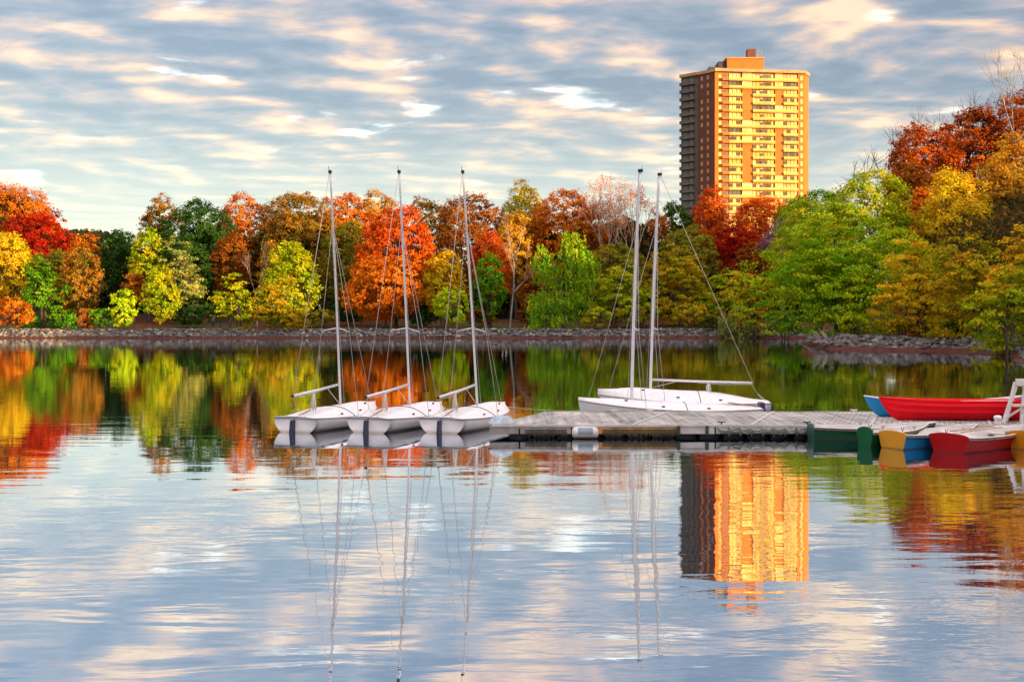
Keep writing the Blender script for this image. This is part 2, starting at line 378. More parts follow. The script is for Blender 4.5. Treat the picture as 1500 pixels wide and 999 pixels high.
def limb(rng, a, b, r0, r1, bend=0.12, k=5):
    a = np.asarray(a, float); b = np.asarray(b, float); t = np.linspace(0,1,k)[:,None]; L = np.linalg.norm(b-a)
    off = rng.normal(0, bend*L, 3); off[2] = abs(off[2])*.6
    P = a+(b-a)*t + off*(t*(1-t))*1.6
    return tube_np(P, np.linspace(r0, r1, k), 6)
def branching(rng, nb, p, d, L, r, level, tips, spread=0.55, upw=0.25):
    q = p + d*L; V, Q = limb(rng, p, q, r, r*0.62, 0.06, 4); nb.add(V, Q)
    if level == 0: tips.append(q); return
    for k in range(3 if level > 1 else 4):
        nd = d + rng.normal(0, spread, 3); nd[2] += upw; nd /= np.linalg.norm(nd)
        branching(rng, nb, p+d*L*rng.uniform(.75, 1.0), nd, L*rng.uniform(.58,.8), r*0.52, level-1, tips, spread, upw)
def make_tree(name, label, kind, pal, px, ytop, ybot, wpx, Y, cat='tree', group=None, bark=None, seed=0, lean=0.0, dens=1.0, leaf=None):
    rng = np.random.default_rng(seed)
    X = (px-750)*Y/F; g = gz(X, Y); z1 = CH-(ytop-HZ)*Y/F; zb = max(CH-(ybot-HZ)*Y/F, g+0.15); W = wpx*Y/F
    root = empty(name, (X, Y, g), 0, label, cat, group)
    h0 = zb-g; H = z1-zb; base = np.zeros(3); bark = bark or M_bark
    leaf = leaf or (0.30 if Y > 150 else 0.24)
    nb = NB(); cz = h0+H*0.5; Wd = W*0.85
    tr = max(0.10, 0.020*(z1-g)*(1.0 if kind != 'shrub' else .4))
    if kind in ('bare', 'sparse'):
        tips = []
        hh = z1-g; L0 = hh*(.38 if kind == 'bare' else .42)
        for j in range(2 if kind == 'sparse' else 1):
            d = np.array([lean + rng.normal(0,.08), rng.normal(0,.06), 1.0]); d /= np.linalg.norm(d)
            branching(rng, nb, base+np.array([j*.5-.2,0,-.15]), d, L0, tr*.7, 5 if group == GR else 4, tips, 0.36*(W/max(hh,1))*1.6+.12, 0.16)
        V, Q = nb.get()
        # fit the branch spread to the size seen
        ext = V[:,2].max(); sc = hh/ext; wx = np.percentile(V[:,0],98)-np.percentile(V[:,0],2); sx = W/max(wx,.1)*1.0
        S = np.array([sx, sx, sc]); V = V*S; tips = np.array(tips)*S
        np_mesh('trunk', V, Q, bark, root, smooth=True)
        if kind == 'sparse' or dens < 1:
            m = 12 if kind == 'sparse' else 2
            P = np.repeat(tips, m, 0) + rng.normal(0, .38, (len(tips)*m, 3))
            V, Q = leaves(rng, P, rng.normal(size=P.shape), leaf*.75)
            np_mesh('crown', V, Q, PAL[pal], root, tone=np.repeat(rng.random(len(tips)), m)*.6+rng.random(len(P))*.4)
        return root
    # lobes of the crown
    lobes = []; top = np.array([lean*H, 0, h0+H])
    nl = int(np.clip(W*H/14, 6, 16))
    if kind == 'shrub': nl = max(4, nl)
    for k in range(nl):
        for _ in range(30):
            p = rng.uniform(-1, 1, 3)
            if np.linalg.norm(p) < 1: break
        rr = rng.uniform(.32,.48)
        c = p*np.array([1-rr, 1-rr, 1-rr])
        if kind == 'spread': c[0] *= 1.0 + .15*(c[2] > -.3)
        if kind == 'oval': c[0] *= 1-.35*max(c[2],0)
        if kind == 'round': c[0] *= 1-.25*max(c[2],0)
        lobes.append((c, rr))
    lobes.append((np.array([rng.uniform(-.25,.25), 0, .56]), .44))
    C = np.array([l[0] for l in lobes]); R = np.array([l[1] for l in lobes])
    if group == GR: h0 = min(h0, 2.4)
    if group == GB: h0 = max(2.5, h0-4)
    H = z1-g-h0; cz = h0+H*.5
    W *= (1.12 if group != GM else 1.22) if kind != 'willow' else .95; half = np.array([W/2, Wd/2, H/2]); cen = np.array([lean*H*.5, 0, cz])
    ncl = int(dens*W*H*(2.2 if kind != 'willow' else 1.8)*(170/max(Y,100))**.6) + 16
    if kind in ('round', 'oval', 'shrub'):
        K = {'round': 16, 'oval': 12, 'shrub': 9, 'willow': 9}[kind]
        bd = rng.normal(size=(K,3)); bd[:,2] += .2; bd /= np.linalg.norm(bd, axis=1)[:,None]; bw = rng.uniform(.5, 1.0, K)
        d = rng.normal(size=(ncl,3)); d[:,2] += .12; d /= np.linalg.norm(d, axis=1)[:,None]
        bb = np.exp(-(1-d@bd.T)*8)*bw[None,:]; near_ = bb.argmax(1); bump_ = bb.max(1)
        rr_ = .74+.27*bump_; shell = np.where(rng.random(ncl) < .25, rng.uniform(.3,.85,ncl), rng.uniform(.87,1.02,ncl))
        pc = d*(rr_*shell)[:,None]
        if kind != 'oval': pc[:,2] = np.sign(pc[:,2])*np.abs(pc[:,2])**.88
        if kind == 'oval': pc[:,0] *= 1-.22*np.clip(pc[:,2],0,1)
        outward = pc-bd[near_]*.55; outward /= np.linalg.norm(outward, axis=1)[:,None]+1e-6; outward = outward*.75+d*.35
        C = bd[:max(6, K-4)]*.6; lobes = [(c_, .4) for c_ in C]; R = np.full(len(C), .4)
    else:
        if kind == 'willow' and H > 6:
            lobes = [(np.array(c_), q_) for c_, q_ in (((-.55,0,.42),.34),((.30,.1,.60),.42),((.62,-.1,.30),.30),((0.05,.2,.12),.32),((-.15,0,-.20),.48),((.42,.1,-.30),.42),((-.62,-.1,-.50),.32))]; C = np.array([l[0] for l in lobes]); R = np.array([l[1] for l in lobes])
        pick = rng.integers(0, len(lobes), ncl)
        d = rng.normal(size=(ncl,3)); d[:,2] += .25; d /= np.linalg.norm(d, axis=1)[:,None]
        rad = np.where(rng.random(ncl) < .2, rng.uniform(.2,.7,ncl), rng.uniform(.8,1.05,ncl))
        pc = (C[pick] + d*(R[pick]*rad)[:,None])
        ex = np.percentile(np.abs(pc[:,0]), 98); pc[:,0] *= .97/ex; hi = np.percentile(pc[:,2], 99.5); lo_ = np.percentile(pc[:,2], 3); pc[:,2] = (pc[:,2]-lo_)/(hi-lo_)*1.9-.95
        outward = pc/(np.linalg.norm(pc,axis=1)[:,None]+.05)*.4 + d*.8
    Pc = cen + pc*half
    rc = rng.uniform(.5, 1.05, ncl)*(0.75+0.025*W)*(0.6 if kind == 'shrub' else 1)
    flat = {'spread': .38, 'round': .62, 'oval': .75, 'shrub': .7, 'willow': .5}[kind]
    m = int(36*(0.8 if kind == 'shrub' else 1))
    if kind == 'willow':
        m2 = 46; L = rng.uniform(.08,.26,ncl)*H if H > 6 else rng.uniform(.2,.45,ncl)*H
        t = rng.random((ncl, m2)); st = rng.integers(0, 4, (ncl, m2))
        offs = rng.normal(0, .45, (ncl, 4, 2))
        ox = np.take_along_axis(offs[:,:,0], st, 1) + rng.normal(0,.07,(ncl,m2)); oy = np.take_along_axis(offs[:,:,1], st, 1) + rng.normal(0,.07,(ncl,m2))
        P = np.stack([Pc[:,None,0]+ox, Pc[:,None,1]+oy, Pc[:,None,2]-t*L[:,None]], -1).reshape(-1,3)
        P[:,2] = np.maximum(P[:,2], .15)
        P[:,0] += np.sign(P[:,0]-cen[0])*.25*(t.reshape(-1))
        nm = np.repeat(outward, m2, 0)*np.array([1,1,.2]) + rng.normal(0,.5,(ncl*m2,3))*np.array([1,1,.3])
        V, Q = leaves(rng, P, nm, leaf*.85)
        tone = np.repeat(rng.random(ncl), m2)*.65+rng.random(ncl*m2)*.35
    else:
        P = np.repeat(Pc, m, 0) + rng.normal(0, .42, (ncl*m,3))*np.repeat(rc, m)[:,None]*np.array([1,1,flat])
        P[:,2] = np.maximum(P[:,2], .1+rng.random(len(P))*.3)
        nm = np.repeat(outward, m, 0)*1.0 + rng.normal(0,.45,(ncl*m,3)) + np.array([0,0,.3])
        V, Q = leaves(rng, P, nm, leaf)
        big = .5+.5*np.sin(Pc[:,0]*1.1+seed)*np.cos(Pc[:,2]*.9+seed*1.7)
        tn = np.clip(rng.random(ncl)*.55+big*.45, 0, 1)
        tone = np.clip(np.repeat(tn, m)*.7+rng.random(ncl*m)**1.5*.5-.05, 0, 1)
    np_mesh('crown', V, Q, PAL[pal], root, tone=tone)
    # trunk and limbs
    ntr = 3 if kind == 'shrub' else (2 if rng.random() < .25 or kind == 'spread' else 1)
    for k in range(ntr):
        b0 = np.array([(k-(ntr-1)/2)*tr*2.4, rng.normal(0,.1), -.2]); fork = np.array([lean*H*.3+(k-(ntr-1)/2)*W*.08, 0, h0+H*.28])
        nb.add(*limb(rng, b0, fork, tr, tr*.62, .04, 6))
        order = rng.permutation(len(lobes))[:7 if ntr == 1 else 5]
        for j in order:
            e = cen + C[j]*half*.95; nb.add(*limb(rng, fork*np.array([1,1,rng.uniform(.75,1)]), e, tr*.42, tr*.07, .1, 5))
            for q in range(3):
                e2 = e + rng.normal(0,1,3)*half*.3*R[j]*2; nb.add(*limb(rng, (fork+e)/2, e2, tr*.16, tr*.03, .1, 4))
    V, Q = nb.get(); np_mesh('trunk', V, Q, bark, root, smooth=True)
    return root

GB = 'trees at the back of the wood on the far shore'; GM = 'trees in the middle of the wood on the far shore'; GF = 'trees and shrubs leaning over the far waterline'; GR = 'trees on the near right bank'
BL, SH, WT, BT = 'broadleaf_tree', 'shrub', 'willow_tree', 'bare_tree'
TREES = [
 # name, label, kind, palette, px, ytop, ybot, wpx, Y, group, extra
 (BL,'big golden-orange crown rising above the crimson tree at the left edge','round','orange',18,268,400,140,222,GB,{}),
 (BL,'orange tree beyond the left edge, only its right side showing','round','gold',-75,285,430,130,214,GB,{}),
 (BL,'domed dark crimson tree, the reddest crown on the left','round','crimson',54,301,400,104,206,GB,{}),
 (BL,'low orange crown dipping into the gap right of the crimson tree','round','orange',122,338,430,66,214,GB,{}),
 (BL,'small dark green tree at the bottom of the skyline dip','round','darkgreen',180,333,470,72,206,GB,{}),
 (BL,'tree with a gold-tipped flat crown left of the big dark green trees','round','oliveorange',236,283,400,74,222,GB,{}),
 (BL,'big rounded dark green tree left of the first mast','round','darkgreen',292,289,470,120,210,GB,{'dens':1.2}),
 (BL,'shadowy green tree below the big rounded dark green crown','round','darkgreen',268,340,478,100,200,GB,{}),
 (BL,'orange-crowned tree right of the big rounded dark green one','round','orange',358,279,430,104,218,GB,{}),
 (BL,'wide orange and olive crown just left of the first mast top','round','oliveorange',438,270,440,124,214,GB,{}),
 (BL,'bright orange crown directly behind the first mast','round','orange',503,272,400,84,222,GB,{}),
 (BL,'dull green tree under the orange crowns right of the first mast','round','olive',512,318,470,92,204,GB,{}),
 (BL,'gold crown between the first and second masts','round','gold',552,275,400,76,224,GB,{}),
 (BL,'olive and gold crown just right of the second mast top','round','oliveorange',628,281,430,84,222,GB,{}),
 (BL,'russet dome behind the third mast','round','russet',690,279,460,110,214,GB,{}),
 (BL,'orange-leaved tree right of the third mast, below the russet dome','oval','orangered',716,330,470,64,204,GB,{}),
 (BL,'tallest green-gold crown of the middle skyline','oval','greengold',768,258,400,76,224,GB,{}),
 (BL,'gold tree below the tallest green-gold crown','oval','gold',752,300,470,66,210,GB,{}),
 (BL,'large orange tree right of the tallest green-gold crown','round','orange',822,273,410,116,214,GB,{'dens':1.15}),
 (BL,'orange tree left of the pale pink bare trees','round','orange',862,292,420,62,208,GB,{}),
 (BL,'low orange tree behind the pale pink bare trees','round','orangered',912,312,420,86,224,GB,{}),
 (BL,'russet crown between the two right-hand masts','round','russet',962,305,420,62,218,GB,{}),
 (BL,'dark green tree right of the fifth mast top','round','darkgreen',992,286,400,58,220,GB,{}),
 (BL,'brownish olive tree below the small dark green crown','round','olive',1010,325,460,90,204,GB,{}),
 (BL,'pointed scarlet-orange tree in front of the tower\'s left corner','oval','orangered',1040,266,430,66,220,GB,{}),
 (BL,'broad orange crown across the foot of the tower','round','orangered',1118,277,420,116,216,GB,{}),
 (BL,'dark red tree under the broad orange crown by the tower','round','crimson',1078,322,460,92,206,GB,{}),
 (BL,'rusty tree low between the red trees and the big green tree','round','russet',1118,350,470,88,198,GB,{}),
 (BT,'small purplish bare tree beside the big green tree on the right','sparse','purple',1146,318,460,60,194,GB,{'bark':M_greybark}),
 (BL,'green crown at the right foot of the tower','round','green',1190,271,420,120,205,GB,{}),
 (BT,'left one of two pale pink bare trees showing against the sky','sparse','pink',884,262,400,56,206,GB,{'bark':M_warmbark}),
 (BT,'right one of two pale pink bare trees showing against the sky','sparse','pink',926,264,400,62,206,GB,{'bark':M_warmbark}),
 (BL,'pale yellow tree at the left edge below the golden-orange crown','oval','yellow',14,332,460,76,196,GM,{}),
 (BL,'olive tree under the crimson crown','round','olive',78,362,470,74,197,GM,{}),
 (BL,'bright green tree right of the orange lakeside shrub','spread','green',64,374,486,58,187,GM,{}),
 (BL,'thin gold-olive tree on pale stems below the skyline dip','oval','oliveorange',118,352,482,66,190,GM,{'bark':M_greybark,'dens':.8}),
 (BL,'slim yellow-green tree in front of the dark green pair','oval','yellowgreen',216,325,450,50,198,GM,{}),
 (BL,'pale green tree right of the slim yellow-green one','spread','palegreen',264,345,450,54,194,GM,{'dens':.7}),
 (BL,'rust-brown tree left of the grey leafless one','oval','russet',337,330,460,52,200,GM,{}),
 (BT,'grey leafless tree standing against dark woods','bare','olive',378,350,470,44,192,GM,{'bark':M_greybark}),
 (BL,'tall yellow-olive tree left of the first mast','oval','yellowgreen',428,338,480,78,190,GM,{}),
 (BL,'orange-tipped little tree beside the grey leafless one','oval','gold',394,352,450,32,194,GM,{}),
 (BL,'large fiery red-orange tree behind the second mast','round','orangered',580,298,430,108,192,GM,{'dens':1.2}),
 (BL,'low orange tree spreading beneath the fiery red-orange one','round','orange',566,372,476,120,187,GM,{'dens':1.2}),
 (BL,'bright yellow tree left of the third mast','oval','yellow',650,364,470,62,188,GM,{}),
 (BL,'fresh green tree right of the third mast','oval','green',716,368,476,48,188,GM,{'dens':.8}),
 (BT,'grey leaning multi-stemmed tree left of the willow','bare','russet',748,318,470,52,186,GM,{'bark':M_greybark,'lean':.22,'dens':.9}),
 (BL,'deep red undergrowth tree behind the grey leaning stems','round','russet',790,392,476,60,198,GM,{}),
 (BL,'yellow-green tree low to the right of the willow','spread','yellowgreen',900,390,468,94,188,GM,{}),
 (BL,'olive tree above the low yellow-green one right of the willow','round','olive',905,352,440,80,200,GM,{}),
 (BL,'orange-tinged spreading tree right of the fifth mast','spread','greengold',992,362,470,96,192,GM,{}),
 (BL,'yellow-green tree with level branches left of the big right-hand tree','spread','yellowgreen',1062,396,472,96,188,GM,{}),
 (BL,'golden little tree low at the left side of the big right-hand tree','spread','greengold',1108,402,480,70,178,GM,{'lean':0}),
 (WT,'weeping willow trailing green strands to the water','willow','willow',826,336,462,96,184,GM,{'dens':1.15}),
 (SH,'drooping green skirt of willow growth left of the willow','willow','willow',800,425,484,50,181,GF,{}),
 (SH,'orange shrub over the water at the left edge','shrub','orange',20,434,489,64,180,GF,{}),
 (SH,'lime green bush on the left bank','shrub','lime',182,420,484,44,181,GF,{}),
 (SH,'small reddish-brown tree above the lime green bush','round','russet',198,398,450,36,184,GF,{}),
 (BL,'yellow-topped tree hanging over the bank right of the lime bush','oval','yellowgreen',236,382,488,54,181,GF,{}),
 (BL,'yellow-green tree bending to the water left of the pale trunks','spread','yellowgreen',350,400,484,56,182,GF,{}),
 (BL,'broad golden bush-like tree at the waterline left of the first mast','spread','greengold',420,408,487,80,181,GF,{}),
 (SH,'yellow and green bush left of the third mast at the waterline','shrub','lime',662,416,484,56,181,GF,{}),
 (SH,'pale green willowy bush drooping at the waterline right of the boom','willow','palegreen',1084,444,494,64,178,GF,{}),
 (SH,'dark green bush left of the lime green one','shrub','green',148,448,486,34,182,GF,{}),
 (SH,'small dark green bush on the bank between the orange shrub and the lime bush','shrub','green',98,458,487,40,181,GF,{}),
 (SH,'low brown-red bush in front of the thin gold-olive tree','shrub','russet',128,450,487,40,183,GF,{}),
 (SH,'dark green thicket under the pale green tree','shrub','darkgreen',278,446,487,60,188,GF,{}),
 (SH,'dark green thicket right of the person on the bank','shrub','darkgreen',300,440,482,50,198,GF,{}),
 (SH,'low olive bush left of the first mast foot','shrub','olive',470,452,486,50,188,GF,{}),
 (SH,'dark green thicket just right of the first mast','shrub','darkgreen',512,436,484,64,194,GF,{}),
 (SH,'dark green thicket right of the second mast under the orange tree','shrub','darkgreen',618,448,484,56,190,GF,{}),
 (SH,'russet bush under the fresh green tree right of the third mast','shrub','russet',702,450,485,50,188,GF,{}),
 (SH,'dark red bush between the grey leaning stems and the willow','shrub','russet',776,440,484,40,190,GF,{}),
 (SH,'low yellow-green bush right of the willow at the water','shrub','yellowgreen',874,448,488,48,182,GF,{}),
 (SH,'dark olive thicket behind the fourth mast','shrub','olive',938,440,484,60,188,GF,{}),
 (SH,'gold-tinged bush right of the fifth mast on the bank','shrub','greengold',1012,442,486,60,183,GF,{}),
 (SH,'low olive bush left of the pale willowy bush','shrub','olive',1046,452,488,44,182,GF,{}),
 (SH,'dark green thicket at the root of the fallen branch','shrub','green',1150,452,494,70,172,GF,{}),
 (SH,'green bush on the stony point under the large yellow-green tree','shrub','yellowgreen',1252,462,502,54,121,GR,{}),
 (SH,'olive bush on the stony bank left of the nearer golden trees','shrub','greengold',1322,464,504,60,118,GR,{}),
 (SH,'green bush low on the right bank beneath the golden-green tree','shrub','green',1404,466,508,58,113,GR,{}),
 # right bank
 (BL,'very large yellow-green tree bending over the water on the right','spread','brightgreen',1232,300,500,236,126,GR,{'dens':1.35}),
 (BL,'green crown with a ragged top above the large yellow-green tree','round','yellowgreen',1268,238,420,140,142,GR,{}),
 (BL,'green crown sloping down to the tower from the right bank trees','round','yellowgreen',1200,285,460,150,146,GR,{}),
 (BL,'dark red-orange crown at the left end of the hilltop','round','rustred',1352,172,320,120,168,GR,{}),
 (BL,'red-brown crown in the middle of the hilltop','round','rustred',1425,148,320,110,172,GR,{}),
 (BL,'highest rusty crown on the hill at the right edge','round','rustred',1500,124,300,110,170,GR,{}),
 (BL,'dark rust tree below the hilltop crowns','round','russet',1330,225,360,90,156,GR,{}),
 (BL,'shining golden-yellow tree on the middle of the slope','oval','yellow',1398,238,420,120,136,GR,{}),
 (BL,'golden-orange tree at the right edge below the hilltop','round','gold',1480,195,400,110,146,GR,{}),
 (BL,'small orange tree between the golden tree and the hilltop','oval','orange',1352,262,400,56,146,GR,{}),
 (BL,'yellow tree with orange tips over the stony bank','spread','yellow',1350,352,494,124,117,GR,{'dens':1.1}),
 (BL,'golden-green tree leaning over the bank left of the right edge','spread','greengold',1432,345,500,130,111,GR,{'dens':1.1}),
 (BL,'nearest yellow tree hanging over the water at the right edge','spread','yellow',1505,330,470,100,100,GR,{}),
 (BL,'lime-tinged tree at the right edge low over the water','spread','yellowgreen',1478,390,520,110,96,GR,{}),
 (BL,'yellow-green tree standing outside the right edge','round','yellowgreen',1580,300,520,130,98,GR,{}),
 (BT,'bare grey twiggy tree at the left shoulder of the hill','bare','russet',1290,192,300,100,186,GR,{'bark':M_bark}),
 (BT,'bare grey tree above the dark red-orange hilltop crown','bare','russet',1352,148,300,120,186,GR,{'bark':M_bark}),
 (BT,'bare grey tree above the red-brown hilltop crown','bare','russet',1412,130,300,120,186,GR,{'bark':M_bark}),
 (BT,'bare grey tree left of the highest rusty crown','bare','russet',1462,118,300,120,186,GR,{'bark':M_bark}),
 (BT,'tall bare tree reaching highest at the right edge','bare','russet',1500,62,300,120,166,GR,{'bark':M_greybark}),
]
for i, (nm, lb, kd, pl, px, yt, yb, wp, Y, gr, ex) in enumerate(TREES):
    make_tree(nm, lb, kd, pl, px, yt, yb, wp, Y, 'shrub' if nm == SH else 'tree', gr, seed=100+i, **ex)

# far-off wood closing the gaps
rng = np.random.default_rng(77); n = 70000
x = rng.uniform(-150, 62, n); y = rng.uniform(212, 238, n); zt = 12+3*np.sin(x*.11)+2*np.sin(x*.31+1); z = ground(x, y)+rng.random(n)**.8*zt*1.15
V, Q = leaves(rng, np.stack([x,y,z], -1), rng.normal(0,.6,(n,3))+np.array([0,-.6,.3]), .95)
o = np_mesh('woods', V, Q, leaf_mat('leaf_woods', (0.02,0.045,0.014), (0.05,0.07,0.02), (0.12,0.07,0.02)), tone=rng.random(n))  # leaf colours kept dark to carry the shadow between the trees
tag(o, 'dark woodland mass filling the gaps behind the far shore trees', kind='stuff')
n = 130000; x = rng.uniform(34, 120, n); y = 118+rng.random(n)*60; ok = lake_sd(x, y) > 14; x, y = x[ok], y[ok]; z = ground(x, y)+rng.random(len(x))**.9*11
V, Q = leaves(rng, np.stack([x,y,z], -1), rng.normal(0,.6,(len(x),3))+np.array([0,-.5,.4]), .42)
o = np_mesh('undergrowth', V, Q, leaf_mat('leaf_under', (0.03,0.05,0.014), (0.10,0.07,0.02), (0.20,0.09,0.02)), tone=rng.random(len(x)))
tag(o, 'tangled undergrowth between the trees on the right hill', kind='stuff')

# fallen limb and stump roots at the point of the right bank
def fallen():
    r = empty('fallen_branch', at(1200, 128, 0)*0 + Vector(((1196-750)*128/F, 128, 0)), 0, 'long dark fallen branch reaching left over the water', 'branch')
    def L(px, py, Y=128): v_ = at(px, Y, py); return v_ - r.location
    mb = MB(); mb.tube([L(1198,455), L(1180,457), L(1165,460), L(1150,463), L(1138,473), L(1128,480), L(1118,498)], [.22,.2,.17,.15,.12,.1,.05], 7)
    mb.tube([L(1150,463), L(1140,460), L(1128,464)], [.07,.05,.02], 5); mb.tube([L(1128,480), L(1117,483), L(1108,492)], [.06,.04,.02], 5)
    mb.build('limb', M_bark, r, True)
    r = empty('tree_roots', Vector(((1214-750)*117/F, 117.5, 0.3)), 0, 'tangle of grey driftwood roots at the point of the stony bank', 'roots')
    mb = MB(); rg = random.Random(4)
    for k in range(26):
        a = rg.uniform(0, 6.28); l = rg.uniform(.8, 2.2)
        p0 = Vector((rg.uniform(-.8,.8), rg.uniform(-.5,.5), .2)); d = Vector((math.cos(a), math.sin(a)*.5, rg.uniform(-.1,.9)))
        mb.tube([p0, p0+d*l*.5+Vector((0,0,.2)), p0+d*l], [.09,.06,.02], 5)
    mb.build('root_tangle', M_greybark, r, True)
fallen()

# ------------------------------------------------------------------ apartment tower
def brick(name, c):
    m = bpy.data.materials.new(name); m.use_nodes = True; t = m.node_tree; b = t.nodes['Principled BSDF']; b.inputs['Roughness'].default_value = 0.85
    c_ = N(t, 'ShaderNodeTexCoord'); n = noise(t, c_.outputs['Object'], 0.35, 5, .6); n2_ = noise(t, c_.outputs['Object'], 4.0, 3, .6)
    f = math_node(t, 'ADD', math_node(t, 'MULTIPLY', n, .6), math_node(t, 'MULTIPLY', n2_, .4))
    t.links.new(ramp(t, f, [(.35, tuple(x*.8 for x in c)), (.65, tuple(x*1.12 for x in c))]), b.inputs['Base Color']); return m
M_brick = brick('orange_brick', (0.56,0.17,0.022)); M_dkbrick = brick('shade_dark_brick', (0.15,0.05,0.03))
M_cream = mat('cream_panel', (0.80,0.46,0.10), 0.7, var=.08, vscale=.5); M_conc = mat('concrete_edge', (0.52,0.32,0.16), .8, var=.15, vscale=.4)
M_greyconc = mat('grey_concrete', (0.15,0.135,0.115), .85, var=.2, vscale=.6)
M_glass = mat('window_glass', (0.10,0.10,0.10), .12, var=.3, vscale=.5, col2=(0.22,0.20,0.17)); M_curtain = mat('window_curtain', (0.86,0.66,0.24), .6, var=.25, vscale=.45)
M_roof = mat('roof_dark', (0.06,0.05,0.05), .8)
def tower():
    ztop = 90.3; FL = 2.76; NF = 21
    g = 6.0
    A = Vector((297*410/F, 410, 0)); B = Vector((428*414/F, 414, 0)); Bc = Vector((434.5*418/F, 418, 0)); C = Vector((272*416/F, 416, 0)); E = Vector((248*421/F, 421, 0))
    K1 = Bc + Vector((1, 14, 0)); K2 = E + Vector((4, 17, 0))
    r = empty('apartment_tower', (A.x, A.y, g), 0, 'tall orange brick apartment tower glowing in low sun above the trees', 'building')
    O = Vector((A.x, A.y, g)); zt = ztop-g
    mb = MB(); P = [A, B, Bc, K1, K2, E, C]; ring0 = [p-Vector((A.x, A.y, 0)) + Vector((0,0,-6)) for p in P]; ring1 = [Vector((p.x, p.y, zt)) for p in ring0]
    mb.loft([ring0, ring1], closed=True, cap1=True); mb.build('wall', M_brick, r)
    def frame(p, q):
        t = (q-p).normalized(); n = Vector((t.y, -t.x, 0)); return (p-Vector((A.x,A.y,0)), t, n, (q-p).length)
    Ff = frame(A, B); Fs = frame(C, A); Fe = frame(E, C); Fc = frame(B, Bc)
    def fb(mb, fr, s0, s1, z0, z1, d0, d1):
        p0, t, n, L = fr
        vs = [p0+t*s+n*d+Vector((0,0,z)) for z in (z0, z1) for s, d in ((s0,d0),(s0,d1),(s1,d1),(s1,d0))]
        mb.add(vs, [(0,1,2,3),(7,6,5,4),(0,4,5,1),(1,5,6,2),(2,6,7,3),(3,7,4,0)])
    L = Ff[3]; sections = [(5.0,9.7),(13.6,21.7),(24.9,30.2)]; rg = random.Random(8)
    # same brick darkened to put shade into its colour; recessed part grey
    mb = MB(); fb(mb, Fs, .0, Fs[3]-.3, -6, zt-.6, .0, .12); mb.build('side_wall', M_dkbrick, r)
    mb = MB(); fb(mb, Fe, .0, Fe[3]-.05, -6, zt-.6, .0, .1); mb.build('recessed_wall', M_greyconc, r)
    # projecting brick piers
    for s0, s1 in ((0,1.1),(9.9,13.4),(21.9,24.7),(30.4,L)):
        mb = MB(); fb(mb, Ff, s0, s1, -6, zt-.7, .0, .5 if 1 < s0 < 30 else .35); mb.build('brick_pier', M_brick, r)
    mb = MB(); 
    for fr, dd in ((Ff, 1.35), (Fs, .5), (Fe, .9), (Fc, .5)): fb(mb, fr, -.25, fr[3]+.25, zt-.62, zt+.45, -.4, dd)
    mb.build('cornice', M_conc, r)
    protos = {}
    def part(key, name, m, fn, parent=r):
        mb = MB(); fn(mb); return mb.build(name, m, parent)
    base = []; variants = []; M_glass2 = mat('dark_pane', (0.16,0.07,0.03), .25, var=.35, vscale=.6)
    for si, (s0, s1) in enumerate(sections):
        z = zt-3.6
        def bal(mb):
            fb(mb, Ff, s0, s1, z-.16, z-.02, .02, 1.3); fb(mb, Ff, s0, s1, z+.12, z+.90, 1.2, 1.3)
            k = s0
            while k < s1: fb(mb, Ff, k, min(k+.12, s1), z-.02, z+.12, 1.2, 1.29); k += 1.6
        def wn(mb):
            fb(mb, Ff, s0+.15, s1-.15, z+.06, z+2.45, .02, .10)
        def mul(mb, sd=0, s0=s0, s1=s1, z=z):
            k = s0+.15; rv = random.Random(sd)
            while k < s1-.1:
                fb(mb, Ff, k-.06, k+.06, z+.04, z+2.5, .1, .19)
                if rv.random() < .42 and k+1.3 < s1: fb(mb, Ff, k+.1, k+1.25, z+.08 if rv.random() < .4 else z+.9, z+2.3, .101, .14)
                k += 1.35
            fb(mb, Ff, s0+.1, s1-.1, z+2.46, z+2.56, .1, .19)
        variants.append([])
        for sd in range(5):
            q = MB(); mul(q, si*10+sd+1); me_ = bpy.data.meshes.new('frame'); me_.from_pydata(q.v, [], q.f); me_.materials.append(M_glass2); variants[-1].append(me_)
        base.append((part('b', 'balcony', M_cream, bal), part('w', 'window', M_curtain, wn), part('m', 'frame', M_glass, mul), M_curtain))
    def bal1(mb): z = zt-3.6; fb(mb, Ff, 2.5, 4.9, z-.12, z+.02, .02, 1.15); fb(mb, Ff, 2.5, 4.9, z+.02, z+.95, 1.03, 1.15)
    def rec1(mb): z = zt-3.6; fb(mb, Ff, 2.9, 4.5, z+.1, z+2.2, .02, .07)
    def sw1(mb): z = zt-3.6; fb(mb, Ff, 1.35, 2.3, z+.7, z+2.2, .02, .1)
    def sw2(mb): z = zt-3.6; fb(mb, Ff, 31.3, 32.2, z+.6, z+2.2, .37, .42)
    def ac(mb): z = zt-3.6; fb(mb, Ff, 16.9, 18.1, z+1.0, z+2.0, .18, .45)
    def lw(s): 
        def f(mb): z = zt-3.6; fb(mb, Fs, s, s+.9, z+.7, z+2.1, .12, .18)
        return f
    def sb(mb): z = zt-3.6; fb(mb, Fe, .2, Fe[3]-.9, z-.18, z+.02, .1, 1.5); fb(mb, Fe, .2, Fe[3]-.9, z+.02, z+.95, 1.38, 1.5)
    def sbw(mb): z = zt-3.6; fb(mb, Fe, .8, 3.0, z+.1, z+2.2, .1, .2); fb(mb, Fe, 3.5, 5.2, z+.4, z+2.2, .1, .2)
    singles = [part('', 'brick_balcony', M_brick, bal1), part('', 'door_window', M_glass, rec1), part('', 'small_window', M_curtain, sw1), part('', 'corner_window', M_curtain, sw2),
               part('', 'vent_window', M_glass, ac), part('', 'side_window', M_conc, lw(1.6)), part('', 'side_window', M_conc, lw(4.4)), part('', 'side_balcony', M_greyconc, sb), part('', 'side_glazing', M_glass, sbw)]
